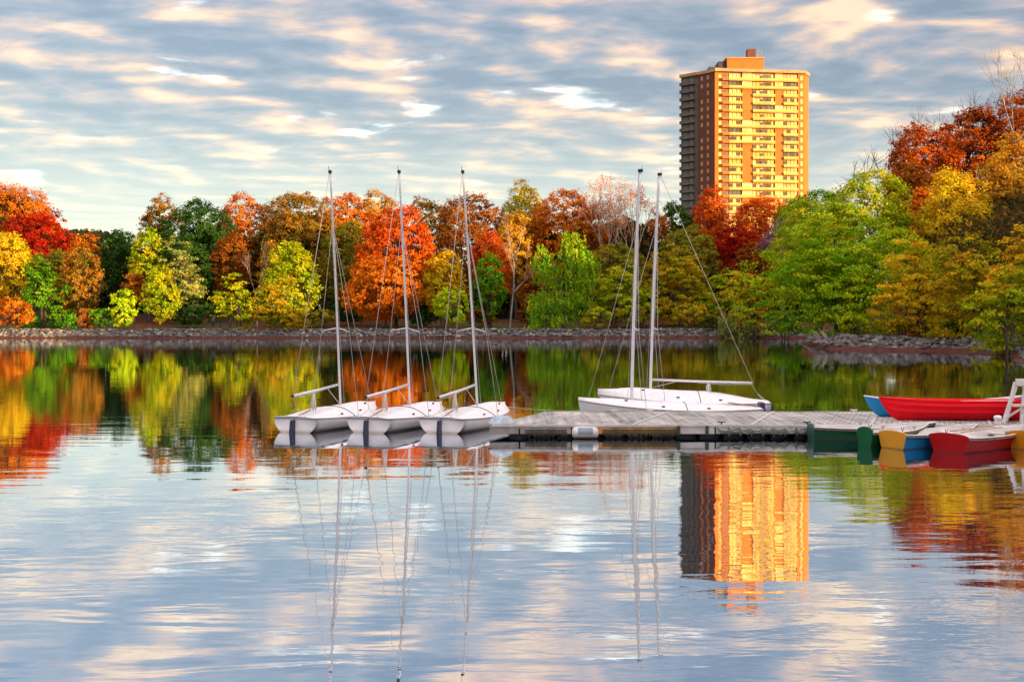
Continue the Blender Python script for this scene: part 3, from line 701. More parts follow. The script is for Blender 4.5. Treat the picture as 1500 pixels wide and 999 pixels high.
    for b_, w_, m_, _ in base: m_.parent = w_
    for (s0, s1), floors in (((9.72,13.58),(0,1,6,7,8,14,15,17,18)), ((21.72,24.88),(0,1,4,5,6,13,14,15,16,18))):
        for k in floors:
            z = zt-3.6-k*FL
            mb = MB(); fb(mb, Ff, s0, s1, z-.16, z-.02, .52, 1.3); fb(mb, Ff, s0, s1, z+.12, z+.90, 1.2, 1.3); mb.build('balcony', M_cream, r)
            mb = MB(); fb(mb, Ff, s0+.1, s1-.1, z+.06, z+2.45, .51, .58); mb.build('window', M_curtain, r)
    for k in range(1, NF):
        dz_ = -k*FL
        for bi, (b_, w_, m_, _) in enumerate(base):
            c = b_.copy(); COL.objects.link(c); c.location.z = dz_
            c2 = w_.copy(); COL.objects.link(c2); c2.location.z = dz_
            if rg.random() < .28:
                c2.material_slots[0].link = 'OBJECT'; c2.material_slots[0].material = M_cream if rg.random() < .5 else M_glass
            c3 = m_.copy(); c3.data = variants[bi][rg.randrange(5)]; COL.objects.link(c3); c3.parent = c2
        for s_ in singles:
            if rg.random() < .06 and s_.name.startswith(('small', 'corner', 'side_w')): continue
            c = s_.copy(); COL.objects.link(c); c.location.z = dz_
    # penthouse, plant room, chimney, aerials
    def lp(px, Y, z): return Vector(((px-750)*Y/F - A.x, Y-A.y, z))
    zr = zt
    mb = MB(); a = lp(1065,416,zr); b = lp(1119,416,zr); mb.box(a.x, b.x, 6, 15, zr-.3, zr+5.4); ph = mb.build('penthouse', M_brick, r, bevel=.1)
    mb = MB(); mb.box(a.x-.3, b.x+.3, 5.7, 15.3, zr+5.42, zr+5.8); mb.build('roof_edge', M_conc, ph)
    mb = MB(); a = lp(1038,418,zr); b = lp(1064,418,zr); mb.box(a.x, b.x-.1, 7, 14, zr-.3, zr+2.6); mb.box(b.x-3, b.x-.1, 7.2, 13.8, zr+2.6, zr+4.6); mb.build('plant_room', M_roof, r)
    mb = MB(); a = lp(1095,418,zr); b = lp(1107,418,zr); mb.box(a.x, b.x, 8, 11, zr+5.8, zr+9.3); mb.build('chimney', M_dkbrick, r)
    for px, h in ((1112,4.2),(1116,2.6),(1110,2.9)):
        p = lp(px, 417, zr+5.8); mb = MB(); mb.tube([p+Vector((0,1,0)), p+Vector((0,1,h))], .09, 5); mb.build('aerial', M_conc, r)
tower()

# ------------------------------------------------------------------ sailing dinghies
def sailboat(loc, head, label, Lh=4.6, beam=.84, tb=.70, mast_t=.54, mast_h=7.52, boom=(2.5, 1.2, 1.03), rake=(.5, .18), mr=.035, name='sailing_dinghy', stern_dark=False, hasboom=True, sheer=(.40,.32,.42), crown=.27, group='white sailing dinghies moored at the dock', cover=True, scale_stay=.008, tiller=True):
    """x forward from the transom, y to port, z up from the water; head = angle of the bow from +X"""
    r = empty(name, (loc[0], loc[1], 0), head, label, 'sailboat', group)
    ns, nk = 22, 11
    def half(t): 
        return (tb + (beam-tb)*math.sin(min(t/.45,1)*math.pi/2))*(1 if t < .45 else max(0, 1-((t-.45)/.55)**2.1))
    def sh(t): return sheer[0]*(1-t)**2+ 2*sheer[1]*t*(1-t)+ (sheer[2]*t*t) if False else sheer[0]+(sheer[1]-sheer[0])*math.sin(t*math.pi)*1.0+(sheer[2]-sheer[0])*t*t
    def bot(t): return -.10-.10*math.sin(t*math.pi)+ (sh(1)*.0 + .22)*max(0,(t-.82)/.18)**2
    rings = []
    for i in range(ns+1):
        t = i/ns; b = max(half(t), .012); s = sh(t); bo = bot(t); ring = []
        for k in range(-nk, nk+1):
            a = k/nk; aa = abs(a)
            yy = b*math.sin(aa*math.pi/2)**.72*(1 if a >= 0 else -1); zz_ = bo+(s-bo)*(1-math.cos(aa*math.pi/2))**.92
            flare = 1.0
            ring.append(Vector((t*Lh + .18*t*t*(zz_-bo), yy*flare, zz_)))
        rings.append(ring)
    mb = MB(); mb.loft(rings); n = len(rings[0])
    mb.f.append(tuple(range(0, n)))      # transom
    hull = mb.build('hull', M_white, r, True)
    # gunwale strip
    for sgn in (1,-1):
        pass
    mb = MB()
    for sgn in (1,-1): mb.tube([Vector((rg[-1 if sgn > 0 else 0].x, rg[-1 if sgn > 0 else 0].y, rg[0].z+.008)) for rg in rings], .02, 6)
    mb.tube([rings[0][0]+Vector((-.005,0,.005)), rings[0][-1]+Vector((-.005,0,.005))], .02, 6)
    mb.build('gunwale', mat_gun, hull, True)
    # deck with cuddy hump and sunk cockpit
    def cr(t): return crown*(.15+.85*float(sstep(-.02,.34,t)))*(1-.45*float(sstep(.75,1.0,t)))
    nd, ms = 46, 24; V = []; Fq = []
    for i in range(nd+1):
        t = i/nd; b = max(half(t), .012)-.005; 
        for k in range(ms+1):
            s_ = -1+2*k/ms; z = sh(t)+.005+cr(t)*(1-abs(s_)**2.4)
            inside = .08 < t < .34 and abs(s_) < .36
            if inside: z = sh(t)-.10
            V.append(Vector((t*Lh+.18*t*t*(sh(t)-bot(t)), s_*b, z)))
    for i in range(nd):
        for k in range(ms): a = i*(ms+1)+k; Fq.append((a, a+ms+1, a+ms+2, a+1))
    mb = MB(); mb.add(V, Fq); deck = mb.build('deck', M_whitedeck, r, True)
    # seam strap and small fittings
    mb = MB(); t = .42; b = half(t)
    mb.tube([Vector((t*Lh, s_*b*.99, sh(t)+.015+cr(t)*(1-abs(s_)**2.4))) for s_ in [x/8-1 for x in range(17)]], .011, 5); mb.build('strap', M_black, deck, True)
    mb = MB()
    for t, s_ in ((.75,.5),(.75,-.5),(.9,0),(.55,.8),(.55,-.8),(.3,.85),(.3,-.85)):
        b = half(t); x_ = t*Lh; z = sh(t)+.01+cr(t)*(1-abs(s_)**2.4); mb.box(x_-.05, x_+.05, s_*b-.015, s_*b+.015, z, z+.035)
    mb.build('cleat', M_black, deck)
    # rudder and tiller
    mb = MB(); mb.add([(-.03,-.02,.36),(-.19,-.02,.36),(-.26,-.02,-.1),(-.22,-.02,-.45),(-.05,-.02,-.42),(-.03,-.02,0),(-.03,.05,.36),(-.19,.05,.36),(-.26,.05,-.1),(-.22,.05,-.45),(-.05,.05,-.42),(-.03,.05,0)],
           [(0,1,2,3,4,5),(11,10,9,8,7,6)]+[(i,(i+6),(i+1)%6+6,(i+1)%6) for i in range(6)]); rd = mb.build('rudder', M_navy, r)
    if tiller:
        mb = MB(); mb.bar((-.1,0,.40),(1.0,.12,.56),.035,.03); mb.build('tiller', mat_wood, rd)
    # mast
    mx_ = mast_t*Lh; mz = sh(mast_t)+cr(mast_t)-.03; tip = Vector((mx_-rake[0], rake[1], mast_h)); foot = Vector((mx_, 0, mz))
    mb = MB(); K = 14; mb.tube([foot.lerp(tip, k/K)+Vector((.03*math.sin(k/K*math.pi),0,0)) for k in range(K+1)], [mr*(1-.32*(k/K)**2) for k in range(K+1)], 10); mast = mb.build('mast', M_alu, r, True)
    mb = MB(); mb.box(tip.x-mr*1.6, tip.x+mr*1.3, tip.y-mr*.9, tip.y+mr*.9, tip.z-.02, tip.z+.07); mb.build('masthead', M_black, mast)
    mb = MB(); mb.tube([tip+Vector((-.03,.01,.05)), tip+Vector((-.06,.02,.18))], .008, 4); mb.build('wind_vane', M_black, mast)
    def onmast(z): k = (z-mz)/(mast_h-mz); return foot.lerp(tip, k)
    sp = onmast(2.92); mb = MB()
    for sgn in (1,-1): mb.tube([sp+Vector((.03,0,0)), sp+Vector((-.10, sgn*.48, -.10 if sgn > 0 else -.12))], .014, 6)
    mb.build('spreader', M_alu, mast, True)
    # stays
    hp = onmast(mast_h*.80); b = half(.50)
    def wire(name, pts, rr=scale_stay, m=None, par=mast): mb = MB(); mb.tube(pts, rr, 5); return mb.build(name, m or M_wire, par, True)
    wire('forestay', [hp, Vector((Lh*.96, 0, sh(.96)+.05))])
    for sgn in (1,-1):
        wire('shroud', [hp, sp+Vector((-.10, sgn*.48, -.11)), Vector((Lh*(mast_t-.07), sgn*half(mast_t-.07)*.95, sh(mast_t-.07)+.03))])
    wire('halyard', [tip+Vector((.05,.0,-.05)), onmast(4.2)+Vector((mr*1.8,-.03,0)), foot+Vector((.12,-.06,.05))], .007)
    if hasboom:
        bl, z0, z1 = boom; g0 = onmast(z0)+Vector((-mr,0,0)); g1 = Vector((g0.x-bl, g0.y+.10, z1))
        mb = MB(); mb.tube([g0, g0.lerp(g1,.5)-Vector((0,0,.01)), g1], .038, 8); bo_ = mb.build('boom', M_alu, r, True)
        mb = MB(); mb.tube([g1, g1+(g1-g0).normalized()*.04], .043, 8); mb.build('end_cap', M_black, bo_, True)
        wire('topping_lift', [tip+Vector((-.05,0,-.04)), g1+Vector((0,0,.03))], .0095, M_line)
        wire('vang', [g0.lerp(g1,.28), Vector((foot.x-.05, 0, foot.z+.06))], .012, M_line, bo_)
        wire('outhaul', [g0.lerp(g1,.45)-Vector((0,0,.05)), g0.lerp(g1,.7)-Vector((0,.03,.09)), g1-Vector((0,0,.05))], .010, M_line, bo_)
        # coiled sheet hanging from the boom
        c = g0.lerp(g1,.56); mb = MB()
        for k in range(7):
            o_ = Vector((.02*math.sin(k*2.1), .03*math.cos(k*1.7), 0)); dz = c.z-(sh(.25)+.10)
            mb.tube([c+o_*.3, c+o_*1.6+Vector((.05*math.sin(k),.02,-dz*.35)), c+o_*2.4+Vector((-.05*math.cos(k*1.3),0,-dz*(.75+.03*k)))], .014, 5)
        mb.tube([c+Vector((-.07,0,-.12)), c+Vector((.07,.02,-.16)), c+Vector((-.05,0,-.24))], .022, 5)
        mb.build('mainsheet_coil', mat('rope_white', (0.8,0.78,0.74), .9), bo_, True)
        q = Vector((.12, 0, sh(0)+.02)); mb = MB(); e = Vector((g1.x+.05, g1.y, g1.z-.04)); mid = e.lerp(q, .55)
        mb.tube([e, mid], .009, 4); mb.tube([mid, Vector((.05, .32, sh(0)+.03))], .008, 4); mb.tube([mid, Vector((.05,-.32, sh(0)+.03))], .008, 4); mb.build('mainsheet', M_line, bo_, True)
    if stern_dark:
        mb = MB(); mb.box(-.16, .02, -.2, .2, .22, .56); mb.build('motor_bracket', mat('violet_cover', (0.05,0.03,0.10), .5), r, bevel=.03)
    return r
mat_gun = mat('gunwale_grey', (0.42,0.42,0.44), .5); mat_wood = mat('varnished_wood', (0.35,0.17,0.07), .4)
a22 = math.radians(90-22)
for k, (px, py, hd, lb) in enumerate([(432.5, 633.5, 22, 'white sailing dinghy moored farthest left of the row, clear water on its left'),
                                  (540, 634, 22.5, 'middle white sailing dinghy between two alike ones left of the dock'),
                                  (647, 634.5, 22, 'white sailing dinghy of the row whose bow points at the dock corner')]):
    Yt = F*CH/(py-HZ); X = (px-750)*Yt/F
    sailboat((X, Yt), math.radians(90-hd), lb, boom=(2.35, 1.22, [1.02,1.0,.99][k]), rake=(.5-.05*k, [.06,.12,.30][k]))
sailboat((2.18+5.6, 36.55), math.radians(180-1.5), 'white sailing dinghy close behind the dock, its mast without a boom', Lh=5.6, beam=.95, tb=.72, mast_t=.715, mast_h=7.83, rake=(.27,0), mr=.054, sheer=(.38,.30,.60), crown=.20, hasboom=False, stern_dark=True, group='white sailing dinghies behind the dock')
sailboat((2.95+5.5, 38.5), math.radians(180-1.0), 'white sailing dinghy behind the dock with a long level boom', Lh=5.5, beam=.95, tb=.72, mast_t=.70, mast_h=7.95, boom=(3.3,1.16,1.06), rake=(.30,0), mr=.050, sheer=(.42,.38,.66), crown=.36, group='white sailing dinghies behind the dock')

# ------------------------------------------------------------------ dock
def plank_mat():
    m = bpy.data.materials.new('weathered_planks'); m.use_nodes = True; t = m.node_tree; b = t.nodes['Principled BSDF']; b.inputs['Roughness'].default_value = .8
    c = N(t, 'ShaderNodeTexCoord'); q = N(t, 'ShaderNodeMapping'); q.inputs['Scale'].default_value = (6.5, .35, 1); t.links.new(c.outputs['Object'], q.inputs[0])
    n = noise(t, q.outputs[0], 1.0, 4, .6); n2_ = noise(t, c.outputs['Object'], .8, 3, .6)
    f = math_node(t, 'ADD', math_node(t, 'MULTIPLY', n, .6), math_node(t, 'MULTIPLY', n2_, .4))
    t.links.new(ramp(t, f, [(.34, (.13,.125,.11)), (.46, (.33,.325,.29)), (.56, (.47,.465,.42)), (.68, (.64,.63,.56))]), b.inputs['Base Color']); return m
def dock():
    r = empty('floating_dock', (0, 31.15, 0), 0, 'long low weathered grey plank dock floating across the right half', 'dock')
    mp_ = plank_mat(); z = .35; x0, x1, D = -.55, 16.5, 4.3; sk = 1.55; nY = -.02
    mb = MB(); k = 0; x = x0; rg = random.Random(3)
    while x < x1:
        wd = .145; s0 = sk*(1 if x < 20 else 1)
        zz_ = z-rg.random()*.006
        a, b_ = x, x+wd-.012
        vs = [(a,0,zz_-.04),(b_,0,zz_-.04),(b_+s0,D,zz_-.04),(a+s0,D,zz_-.04),(a,0,zz_),(b_,0,zz_),(b_+s0,D,zz_),(a+s0,D,zz_)]
        mb.add(vs, [(0,3,2,1),(4,5,6,7),(0,1,5,4),(1,2,6,5),(2,3,7,6),(3,0,4,7)]); x += wd
    dk = mb.build('deck', mp_, r); 
    # section seams (pale cover strips)
    for xs in (3.2, 6.4, 9.6, 12.8):
        mb = MB(); mb.add([(xs,.02,z+.004),(xs+.09,.02,z+.004),(xs+.09+sk,D-.02,z+.004),(xs+sk,D-.02,z+.004),(xs,.02,z+.018),(xs+.09,.02,z+.018),(xs+.09+sk,D-.02,z+.018),(xs+sk,D-.02,z+.018)], [(0,3,2,1),(4,5,6,7),(0,1,5,4),(1,2,6,5),(2,3,7,6),(3,0,4,7)])
        mb.build('seam_strip', mat('pale_strip', (.58,.57,.55), .7), dk)
    pale = mat('pale_edge', (.66,.65,.62), .7, var=.12, vscale=2); tan = mat('tan_timber', (.55,.30,.09), .7, var=.25, vscale=3, bump=.3); grey = mat('grey_timber', (.40,.38,.35), .8, var=.25, vscale=3)
    mb = MB(); mb.box(x0, x1, -.06, -.003, z-.055, z+.012); mb.build('edge_board', pale, r, bevel=.006)
    for a, b_, m in ((-.6,.2,grey),(.22,1.6,grey),(1.62,4.45,tan),(4.47,5.45,pale),(5.47,8.2,pale),(8.22,12,grey),(12.02,16.5,grey)):
        mb = MB(); mb.box(a, b_-.02, -.045, -.006, z-.24, z-.058); mb.build('fascia_board', m, r, bevel=.006)
    mb = MB(); e0 = Vector((x0-.03,0,z-.15)); e1 = Vector((x0+sk-.03,D,z-.15)); mb.bar(e0, e1, .05, .2); mb.build('end_board', grey, r)
    mb = MB(); mb.box(x0+sk, x1+sk, D+.003, D+.05, z-.22, z+.01); mb.build('back_board', grey, r)
    for xs in (4.42, 5.18):
        mb = MB(); mb.box(xs, xs+.09, -.085, -.048, z-.26, z-.02); mb.build('bracket', mat('dark_green_metal', (.03,.05,.03), .6), r, bevel=.005)
    # floats
    x = -.2
    while x < 16:
        l = .62
        pts = [Vector((x+.02, .45, .05)), Vector((x+l-.05, .45, .05))]
        for yc in (.36, 2.1, 3.9):
            sh_ = sk*yc/D
            mb = MB(); mb.tube([(x+sh_,yc,.03),(x+sh_+.04,yc,.03),(x+sh_+l-.08,yc,.03),(x+sh_+l-.04,yc,.03)], [.14,.2,.2,.14], 12); mb.build('float', M_black, r, True)
        x += l+.02
    # frayed weed fringe under the timber
    rg = random.Random(9); mb = MB(); x = .35
    while x < 4.4:
        if not 1.45 < x < 2.4:
            h = rg.uniform(.05,.15); mb.add([(x,-.05,z-.2),(x+.05,-.052,z-.2),(x+.03+rg.uniform(-.02,.02),-.055,z-.2-h)], [(0,1,2)])
            mb.add([(x,-.056,z-.12),(x+.035,-.058,z-.12),(x+.02,-.062,z-.25)], [(0,1,2)])
        x += .035
    mb.build('weed_fringe', mat('weed', (.10,.09,.05), .95), r)['kind'] = 'stuff'
    # cleats on the deck
    for xs, ys in ((1.6,4.15),(2.7,4.15),(7.9,.12),(8.9,4.15),(5.6,.12)):
        mb = MB(); xo = xs+sk*ys/D; mb.box(xo-.02, xo+.02, ys-.02, ys+.02, z, z+.06); mb.tube([(xo-.11,ys,z+.07),(xo,ys,z+.06),(xo+.11,ys,z+.07)], .017, 6); mb.build('cleat', M_black if ys < 1 else M_alu, r)
    return r
dock()
zdk = .35
# white fender
fx, fy = (857-750)*31.0/F, 30.95
r = empty('fender', (fx, fy, 0), 0, 'fat white cylinder fender with blue-grey panel hanging on the dock side', 'fender')
mb = MB(); mb.tube([(-.355,0,.16),(-.345,0,.16),(-.30,0,.16),(-.24,0,.16),(.24,0,.16),(.30,0,.16),(.345,0,.16),(.355,0,.16)], [.03,.09,.14,.155,.155,.14,.09,.03], 18); mb.build('body', mat('fender_white', (.82,.80,.74), .4), r, True)
mb = MB(); rings = []
for xx in (-.2, -.1, 0, .1, .2): rings.append([Vector((xx, -math.sin(a)*.158, .16+math.cos(a)*.158)) for a in [math.radians(d) for d in (25,40,55,70,85,100)]])
mb.loft(rings); mb.build('panel', mat('fender_blue', (.25,.33,.42), .5), r, True)
# grey rope fringe bundle hung along the dock
r = empty('rope_bundle', (5.5, 31.1, 0), 0, 'grey bunched rope looped in scallops along the dock side', 'rope')
rg = random.Random(6); mr_ = mat('old_rope', (.36,.37,.34), .95, var=.3, vscale=12)
for k in range(9):
    mb = MB(); x = k*.30
    for j in range(7):
        a0 = rg.uniform(-.03,.03); dpt = rg.uniform(.07,.17)
        mb.tube([(x+a0, -.075-.01*j*.5, .31-rg.random()*.03), (x+.08+a0, -.09-.006*j, .31-dpt), (x+.22+a0, -.095, .31-dpt-rg.uniform(-.03,.03)), (x+.31+a0, -.075, .31-rg.random()*.04)], .024, 5)
    mb.tube([(x+.3,-.09,.32),(x+.31,-.10,.2),(x+.30,-.1,.06)], .02, 5)
    mb.build('loop', mr_, r, True)
# blue-white crumpled tarp by the dock corner
r = empty('folded_tarp', (-.28, 31.7, .35), 0, 'crumpled pale blue tarp heaped on the dock corner beside the dinghy', 'tarp')
mb = MB(); rg = random.Random(2); n = 11; V = []; Fq = []
for i in range(n):
    for j in range(n):
        u_, v_ = i/(n-1)*2-1, j/(n-1)*2-1; e = max(0, 1-max(abs(u_),abs(v_))**2)
        V.append((u_*.36, v_*.3, .005+e**.5*.16*(.6+.8*rg.random())))
for i in range(n-1):
    for j in range(n-1): a = i*n+j; Fq.append((a, a+n, a+n+1, a+1))
mb.add(V, Fq); mb.build('cloth', mat('tarp_blue', (.50,.62,.70), .7, var=.2, vscale=8), r)
# mooring lines
def rope_thing(label, pts, rr=.012, m=None, name='mooring_line'):
    p0 = Vector(pts[0]); mb = MB(); mb.tube([Vector(p)-p0 for p in pts], rr, 5); o = mb.build(name, m or M_line, None, True); o.location = p0; tag(o, label, 'rope'); return o
def sag(a, b, s, n=9): a = Vector(a); b = Vector(b); return [a.lerp(b, t/(n-1))-Vector((0,0,s*4*(t/(n-1))*(1-t/(n-1)))) for t in range(n)]
rope_thing('grey mooring line from the third dinghy bow to the dock', sag((0.02-.15, 36.5, .42), (1.62+1.4, 35.25, .42), .08))
rope_thing('thin mooring line joining the first dinghy bow to the second dinghy', sag((-4.36, 36.6, .45), (-3.45, 34.3, .48), .06), .009)
rope_thing('thin mooring line joining the second dinghy bow to the third dinghy', sag((-2.28, 36.5, .45), (-1.4, 34.3, .48), .06), .009)

# ------------------------------------------------------------------ rowing boats
def rowboat(loc, head, label, hullc, transc, L=3.2, b=.5, tb=.40, hgt=.40, inner=None, name='rowing_boat', round_t=False, z0=0.0, seats=3, group='rowing boats moored at the dock', roll=0):
    r = empty(name, (loc[0], loc[1], z0), head, label, 'rowboat', group)
    ns, nk = 18, 8; inner = inner or M_whitein
    def half(t): return (tb+(b-tb)*math.sin(min(t/.5,1)*math.pi/2))*(1 if t < .5 else max(.02, 1-((t-.5)/.5)**2.2))
    def sh(t): return hgt-.05*math.sin(t*math.pi)+.10*t*t
    def bo(t): return -.08+.14*max(0,(t-.8)/.2)**2
    def ringf(t, ins=0.0, top=0.0):
        B = max(half(t)-ins, .01); s = sh(t)+top; q = bo(t)+ins*1.2; out = []
        for k in range(-nk, nk+1):
            a = abs(k)/nk; yy = .72*a/.375 if a <= .375 else .72+.28*((a-.375)/.625)**.85; zf = .10*(a/.375)**2 if a <= .375 else .10+.90*(a-.375)/.625
            out.append(Vector((t*L*(1-ins*.3)+ins*.6+.12*t*t*a, B*yy*(1 if k >= 0 else -1), q+(s-q)*zf)))
        return out
    R = [ringf(i/ns) for i in range(ns+1)]; mb = MB(); mb.loft(R); mb.build('hull', hullc, r, True)
    R2 = [ringf(i/ns, .03, .0) for i in range(ns+1)]; mb = MB(); mb.loft(R2); mb.f = [f[::-1] for f in mb.f]; mb.build('inner_hull', inner, r, True)
    # transom with raised round top
    base = [p+Vector((-.012,0,0)) for p in R[0]]; n = len(base); topz = sh(0); crown = .085 if not round_t else .13
    top = [Vector((-.012, tb*math.cos(math.pi*k/10), topz+crown*math.sin(math.pi*k/10))) for k in range(1, 10)]
    prof = base+top; back = [p+Vector((.045,0,0)) for p in prof]; m = len(prof); mb = MB()
    mb.add(prof+back, [tuple(range(m)), tuple(range(2*m-1, m-1, -1))]+[(i, i+m, (i+1)%m+m, (i+1)%m) for i in range(m)]); mb.build('transom', transc, r)
    mb = MB()
    for j in (0, -1): mb.tube([p[j]+Vector((0,0,.005)) for p in R], .022, 6)
    mb.build('gunwale', inner, r, True)
    for j in (0, -1):
        mb = MB(); mb.tube([p[j]+Vector((0, .012*(1 if j else -1), -.045)) for p in R], .013, 5); mb.build('rub_rail', M_rub, r, True)
        q = R[8][j]; mb = MB(); mb.tube([q+Vector((0,0,.01)), q+Vector((0,0,.06))], .012, 5); mb.tube([q+Vector((-.04,0,.12)), q+Vector((-.035,0,.07)), q+Vector((0,0,.055)), q+Vector((.035,0,.07)), q+Vector((.04,0,.12))], .009, 5); mb.build('oarlock', M_iron, r, True)
    for k in range(seats):
        t = (.16,.45,.74)[k]; mb = MB(); hb = half(t)-.05; mb.box(t*L-.11, t*L+.11, -hb, hb, sh(t)-.12, sh(t)-.09); mb.build('seat', inner, r, bevel=.005)
    return r
mat_wood2 = mat('pale_wood', (.62,.42,.26), .6)
M_whitein = mat('boat_inside', (.80,.76,.72), .5, var=.08)
M_green = mat('dark_green_hull', (.004,.075,.025), .4, spec=.2); M_tan = mat('tan_hull', (.86,.40,.03), .5, var=.06, spec=.2); M_blue = mat('blue_hull', (.02,.30,.68), .4, spec=.25)
M_red = mat('red_hull', (.52,.002,.004), .45, spec=.2); M_or = mat('orange_hull', (.72,.26,.01), .45, spec=.2); M_canred = mat('canoe_red', (.95,.002,.014), .35, var=.04, spec=.25)
d2r = math.radians
for m_ in (M_green, M_tan, M_blue, M_red, M_or): stain(m_, -.01, .09, (.05,.05,.04))
M_rub = mat('rub_rail', (.34,.28,.22), .7, var=.3, vscale=8); M_iron = mat('dull_iron', (.12,.11,.10), .6, metal=.6)
rowboat((7.88, 30.62), d2r(1), 'dark green rowing boat lying along the dock, leftmost of the rowing boats', M_green, mat('teal_transom', (.02,.09,.07), .4), L=3.2, b=.40, tb=.32, hgt=.36)
rowboat((8.88, 29.2), d2r(28), 'dark green rowing boat with round stern, second from the left', M_green, mat('green_transom', (.004,.12,.04), .45, spec=.2), L=2.1, b=.33, tb=.27, hgt=.36, round_t=True)
rowboat((9.38, 28.62), d2r(30), 'rowing boat with tan stern and bright blue side', M_blue, M_tan, L=3.0, b=.50, tb=.44, hgt=.36)
rowboat((10.5, 27.9), d2r(36), 'deep red rowing boat with white inside beside the blue-sided one', M_red, M_red, L=3.3, b=.58, tb=.54, hgt=.37)
rowboat((12.55, 28.35), d2r(36), 'orange-yellow rowing boat cut off by the right edge', M_or, M_or, L=3.3, b=.56, tb=.50, hgt=.38)

def canoe(loc, head, label, m_out, m_in, L=4.8, b=.42, hgt=.48, rise=.16, name='canoe', rim=None, ridge=True, cat='canoe'):
    r = empty(name, (loc[0], loc[1], zdk+.002), head, label, cat)
    ns, nk = 28, 20
    def ringf(t, ins=0.0):
        e = 2*t-1; B = max(b*(1-abs(e)**2.6)-ins, .012); s = hgt+rise*abs(e)**3; q = .0+ins+ (hgt*.75)*max(0,(abs(e)-.86)/.14)**1.6*.8; out = []
        for k in range(-nk, nk+1):
            a = abs(k)/nk; rr = 0
            if ridge and ins == 0: rr = (.05*math.exp(-((a-.5)/.05)**2)+.04*math.exp(-((a-.78)/.05)**2))*(1-abs(e)**6)
            out.append(Vector((t*L-L/2+(-.16 if e < 0 else .16)*abs(e)**8*a, (B+rr)*math.sin(a*math.pi/2)**.7*(1 if k >= 0 else -1), q+(s-q)*(a**1.25))))
        return out
    R = [ringf(i/ns) for i in range(ns+1)]; mb = MB(); mb.loft(R); mb.build('hull', m_out, r, True)
    R2 = [ringf(i/ns, .02) for i in range(ns+1)]; mb = MB(); mb.loft(R2); mb.f = [f[::-1] for f in mb.f]; mb.build('inner_hull', m_in, r, True)
    mb = MB()
    for j in (0, -1): mb.tube([p[j] for p in R], .022, 6)
    mb.build('gunwale', rim or m_out, r, True)
    for x in (-L*.26, L*.2):
        mb = MB(); mb.box(x-.13, x+.13, -b*.85, b*.85, hgt-.14, hgt-.10); mb.build('seat', m_in, r)
    return r
canoe((12.92, 32.55), d2r(-1.5), 'long glossy red canoe resting on the dock', M_canred, M_canred, L=4.9, hgt=.55, rise=.09)
canoe((12.55, 33.75), d2r(0), 'light blue canoe with white rim lying behind the red canoe', M_blue, M_whitein, L=4.3, hgt=.44, rise=.16, rim=M_white, ridge=False)
# pale paddle lying across the red canoe
r = empty('paddle', (13.3, 32.6, zdk+.53), 0, 'pale paddle laid along the rim of the red canoe', 'paddle')
mb = MB(); mb.tube([(-.7,0,0),(.4,0,.01)], .018, 6); mb.build('shaft', M_whitein, r, True)
mb = MB(); mb.box(.4,.85,-.08,.08,0,.02); mb.build('blade', M_whitein, r, bevel=.01)

for lab, y_ in (('pale oar lying inside the red rowing boat, nearer its left side', .16), ('pale oar lying inside the red rowing boat, nearer its right side', -.14)):
    r = empty('oar', (10.5, 27.9, .47), d2r(36), lab, 'oar', 'oars in the red rowing boat')
    mb = MB(); mb.tube([(.3,y_,0),(2.1,y_*.7,.02)], .018, 6); mb.build('shaft', mat_wood2, r, True)
    mb = MB(); mb.box(2.1,2.55,y_*.7-.06,y_*.7+.06,.0,.02); mb.build('blade', M_whitein, r, bevel=.006)
# white A-frame stand
def stand():
    r = empty('wooden_stand', (13.4, 31.55, zdk), 0, 'white painted timber stand with slanted legs at the right edge', 'stand')
    m = mat('white_timber', (.80,.80,.74), .6, var=.1, vscale=6); H = 1.12
    mb = MB(); mb.box(.26,2.0,-.06,.06,H-.10,H); mb.build('top_beam', m, r, bevel=.008)
    mb = MB(); mb.box(.55,2.0,.50,.62,H-.02,H+.06); mb.build('top_board', m, r, bevel=.008)
    for a, b_ in (((-.05,0,0),(.30,0,H-.1)), ((.26,.55,0),(.52,.55,H-.03)), ((.46,.03,0),(.36+.2,.03,H-.1)), ((1.05,0,0),(.50,0,H-.1)), ((1.4,.55,0),(.8,.55,H-.03)), ((2.0,0,0),(1.8,0,H-.1)), ((1.3,.0,0),(1.6,.0,H-.1))):
        mb = MB(); mb.bar(a, b_, .085, .085); mb.build('leg', m, r, bevel=.006)
    mb = MB(); mb.bar((.18,-.055,.50),(1.9,-.055,.50), .05, .075); mb.build('cross_rail', m, r)
    mb = MB(); mb.bar((.05,.28,.06),(.95,.28,.62), .035, .05); mb.build('brace', m, r)
stand()
# white capstan-like post at the dock edge by the stand
r = empty('mooring_post', (13.12, 31.35, zdk), 0, 'short white rounded post on the dock edge by the stand', 'post')
mb = MB(); mb.tube([(0,0,0),(0,0,.02),(0,0,.12),(0,0,.16),(0,0,.22),(0,0,.24)], [.12,.10,.08,.11,.10,.04], 14); mb.build('post', M_white, r, True)
# low black-rimmed gangway at right of the dock front
rope_thing('pale line from the red rowing boat bow to the dock post', sag((13.1, 30.0, .5), (13.12, 31.3, .5), .1), .016)

